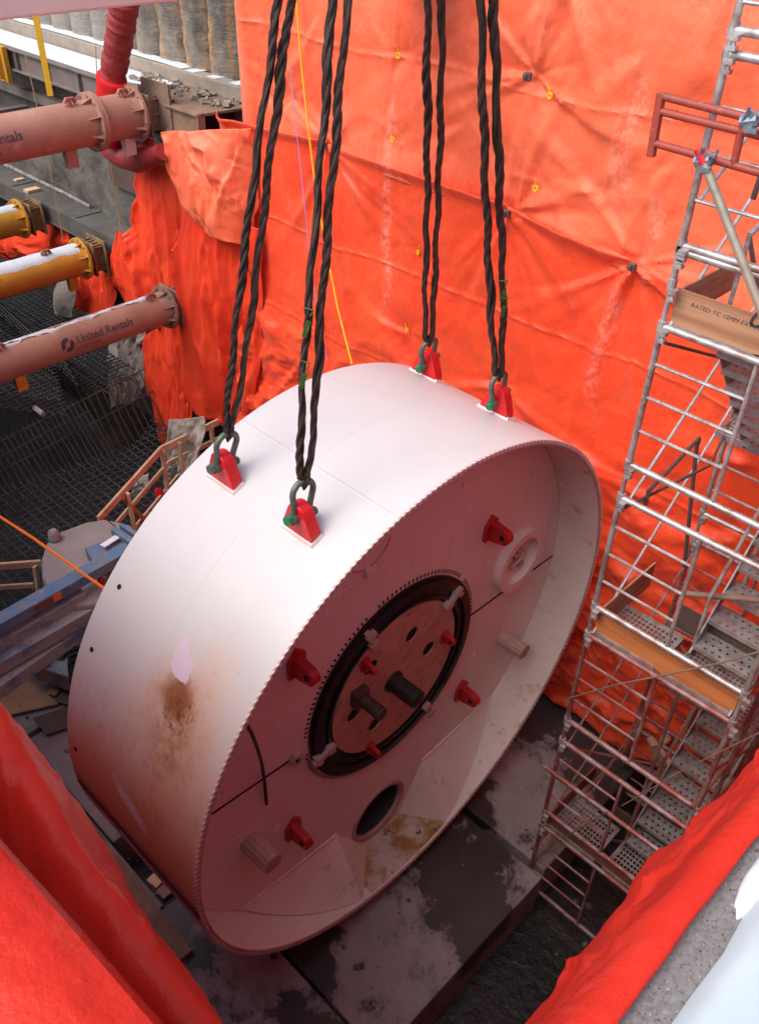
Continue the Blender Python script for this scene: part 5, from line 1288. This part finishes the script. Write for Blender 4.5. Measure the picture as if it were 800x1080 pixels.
# stair support posts and side rails low in the tower
for (x_, y_, za, zb_) in ((6.55,YR,-11,zj['c']),(7.35,YR,-11,zj['c']),(7.45,1.93,-11,zj['d']),(6.6,1.93,zj['e'],zj['c']),(7.5,1.93,zj['c'],zj['b'])):
    m = MB(); m.tube([(x_,y_,za),(x_,y_,zb_)], .024, 8); m.build('stair_post', 'galv_red' if zb_ < -5.5 else 'galv', tower, smooth=True)
for zz in (zj['c']-.5, zj['d']+.4, zj['d']-.45, zj['e']+.5, zj['e']-.5):
    for y_ in (YR, YL):
        if y_ == YL and zz > zj['e']: continue
        m = MB(); m.tube([(XF-.05,y_+.03,zz),(XB+.05,y_+.03,zz)], .022, 8); m.build('side_rail', 'galv_red', tower, smooth=True)
for (a_, b_) in (((XF,YL,zj['e']-.1),(XB,YR,zj['g'])),((XF,YL,zj['d']-.1),(XB,YR,zj['e0'])),((XF,YR,zj['c']-.1),(XB,YL,zj['d0']))):
    m = MB(); m.tube([a_, b_], .016, 8); m.build('plan_brace', 'galv_red', tower, smooth=True)
# tie wires of the tower
string('tie_wire', [on(0,5.86,598,737), on(0,5.84,650,722), on(0,5.84,700,712), on(0,5.84,760,699), on(0,5.86,805,686)], .009, 'rusty', 'twisted tie wire strung across the tower just below the orange toe board', 'wire')
string('tie_wire', [on(0,5.84,655,850), on(0,5.84,720,812), on(0,5.84,810,768)], .006, 'rusty', 'thin straight wire slanting across the lower stair flight', 'wire')
string('tie_wire', [on(0,5.86,556,912), on(0,5.84,600,880), on(0,5.84,640,856)], .008, 'rusty', 'twisted wire knotted round the lowest frame of the tower', 'wire')
# red guard frame clamped to the tower
rg = thing('guard_frame', on(0,5.80,690,165), 'red steel guard frame clamped across the top of the scaffold', 'guard frame')
def R5(x, y, X=5.80): return on(0, X, x, y)
ext = lambda p, q, f=1.7: p+(q-p)*f
for nm, a, b in (('top_rail',(696,101),(800,127)),('middle_rail',(694,117),(800,143)),('bottom_rail',(690,151),(800,182))):
    m = MB(); m.tube([R5(*a), ext(R5(*a), R5(*b))], .026, 10); m.build(nm, 'redsteel', rg, smooth=True)
m = MB(); m.bar(R5(697,98), R5(686,165), .05, .05, up=(1,0,0)); m.build('end_post','redsteel',rg,bevel=.004)
m = MB(); m.tube([R5(785,121), R5(773,174)], .026, 10); m.build('middle_post','redsteel',rg,smooth=True)
m = MB(); m.tube([R5(714,122), R5(713,116)], .008, 6); m.build('stud','redsteel',rg)
# poles and clamps
t = thing('brace_pole', R5(800,340,5.7), 'loose yellowish steel pole with a red painted tip, leaning on the scaffold', 'pole')
a = R5(737,158,5.72); b = R5(800,322,5.72); m = MB(); m.tube([a, ext(a,b,1.5)], .030, 12)
M['polegal'] = simple('yellowed_galvanised', (.40,.36,.28), (.30,.27,.22), .45, .4, 9)
m.build('pole_tube', 'polegal', t, smooth=True)
m = MB(); m.tube([a+(a-b)*.005, a+(b-a)*.085], .034, 12); m.build('red_tip', 'red', t, smooth=True)
for (pp, lb_) in (((742,168),'wing nut clamp holding the red tipped pole to the scaffold'),((791,126),'blue grey clamp on the top rail of the red guard frame')):
    c = R5(*pp, 5.74); m = MB(); m.tube([c+Vector((0,.05,-.02)), c+Vector((0,-.05,.01))], .045, 10); m.tube([c+Vector((0,-.02,.05)), c+Vector((0,.0,-.06))], .042, 10)
    m.tube([c+Vector((-.03,-.05,-.02)), c+Vector((-.05,-.10,.09))], .010, 6); m.tube([c+Vector((-.03,.04,-.03)), c+Vector((-.06,.0,.08))], .010, 6); m.box(c+Vector((-.05,-.07,.05)),(.03,.05,.02)); m.box(c+Vector((-.04,-.04,-.05)),(.03,.07,.03))
    tag(m.build('tube_clamp','clampblue'), lb_, 'clamp')
# timber heap and boards at the foot, below the stairs
rs = random.Random(12)
spots = [((700,745),(735,860)),((680,770),(700,850)),((720,735),(690,790)),((655,800),(720,830)),((690,760),(730,800)),((708,728),(722,800))]
lbls = ['long pale timber leaning behind the lower stair treads','timber offcut lying left of the lower stairs','timber propped across the others behind the scaffold','short board lowest in the timber heap','wide timber piece in the middle of the heap','narrow upright timber nearest the wall']
for k, (pa, pb) in enumerate(spots):
    z = -10.2-.07*k; a = on(0, 8.35-.1*k, *pa); b = on(0, 8.3-.12*k, *pb)
    a.z = max(min(a.z,-9.4),-10.3); b.z = max(min(b.z,-9.6),-10.33)
    m = MB(); m.bar(a, b, .10, .045, up=(rs.random()*.5,rs.random()*.3,1)); tag(m.build('timber_plank','wood' if k%2==0 else 'oldwood',bevel=.004), lbls[k], 'timber', 'timber heap under the scaffold stairs')
m = MB(); m.tube([(6.35,.62,-8.2),(6.3,.9,-11.1)], .05, 12); m.build('x','red') if False else None

rs = random.Random(77); m = MB()
for k in range(420):
    z_ = rs.random()
    if z_ < .55: x, y, zt = rs.uniform(.8, 8.6), rs.uniform(2.65, 8.5), -10.40
    elif z_ < .8: x, y, zt = rs.uniform(2.6, 8.6), rs.uniform(.9, 2.4), -11.14
    else: x, y, zt = rs.uniform(.8, 3.0), rs.uniform(5.7, 11), -10.42
    q = .008+.035*rs.random()**3
    m.box((x, y, zt+q*.3), (q*1.8, q*(1+rs.random()), q*.9), Matrix.Rotation(rs.random()*3,3,'Z')@Matrix.Rotation(rs.random()*.6,3,'X'))
gr_ = m.build('loose_gravel', 'lightconc'); gr_['kind'] = 'stuff'; gr_['label'] = 'small grit and stone chips scattered over the pit floor slabs'; gr_['category'] = 'gravel'
# raised bosses and weld plates on the bulkhead
for pp, rr in (((497,538),.06),((292,874),.06),((500,690),.05),((345,645),.05),((560,500),.05)):
    c = face(*pp); annulus('face_boss', c, rr*.55, rr, BS-.008, BS+.01, 'face', drum, 20)
mb = MB(); q = [face(*p) for p in ((330,650),(336,640),(352,628),(372,615))]
mb.tube([dp(a, b, BS-.012) for a, b in q], .010, 6); mb.build('weld_bead', 'face', drum, smooth=True)
# ------------------------------------------------------------------ light, sky, camera
wd = bpy.data.worlds.new('World'); scene.world = wd; wd.use_nodes = True; nt = wd.node_tree
sky = nt.nodes.new('ShaderNodeTexSky'); sky.sky_type = 'NISHITA'; sky.sun_disc = False
SUN = Vector((-.58,.18,.78)).normalized()
sky.sun_elevation = math.asin(SUN.z); sky.sun_rotation = math.atan2(SUN.x, SUN.y)
sky.air_density = 1.0; sky.dust_density = 4.0; sky.ozone_density = .6
bg = nt.nodes['Background']; bg.inputs[1].default_value = .15; nt.links.new(sky.outputs[0], bg.inputs[0])
ld = bpy.data.lights.new('Sun', 'SUN'); ld.energy = 1.25; ld.angle = R_(60); ld.color = (1, .965, .92)
lo = bpy.data.objects.new('sun', ld); col.objects.link(lo); lo.rotation_euler = SUN.to_track_quat('Z', 'Y').to_euler()
cd = bpy.data.cameras.new('Camera'); co = bpy.data.objects.new('camera', cd); col.objects.link(co); scene.camera = co
cd.sensor_fit = 'VERTICAL'; cd.sensor_height = 36; cd.sensor_width = 36; cd.lens = FPX/1080*36; cd.clip_start = .05; cd.clip_end = 500
co.matrix_world = Matrix(((CR[0],CU[0],-FW[0],0),(CR[1],CU[1],-FW[1],0),(CR[2],CU[2],-FW[2],0),(0,0,0,1)))
scene.render.engine = 'CYCLES'
scene.cycles.max_bounces = 7; scene.cycles.diffuse_bounces = 5; scene.cycles.glossy_bounces = 3
vs = scene.view_settings; vs.view_transform = 'Standard'; vs.look = 'None'; vs.gamma = 1; vs.exposure = 0.82; vs.use_curve_mapping = False
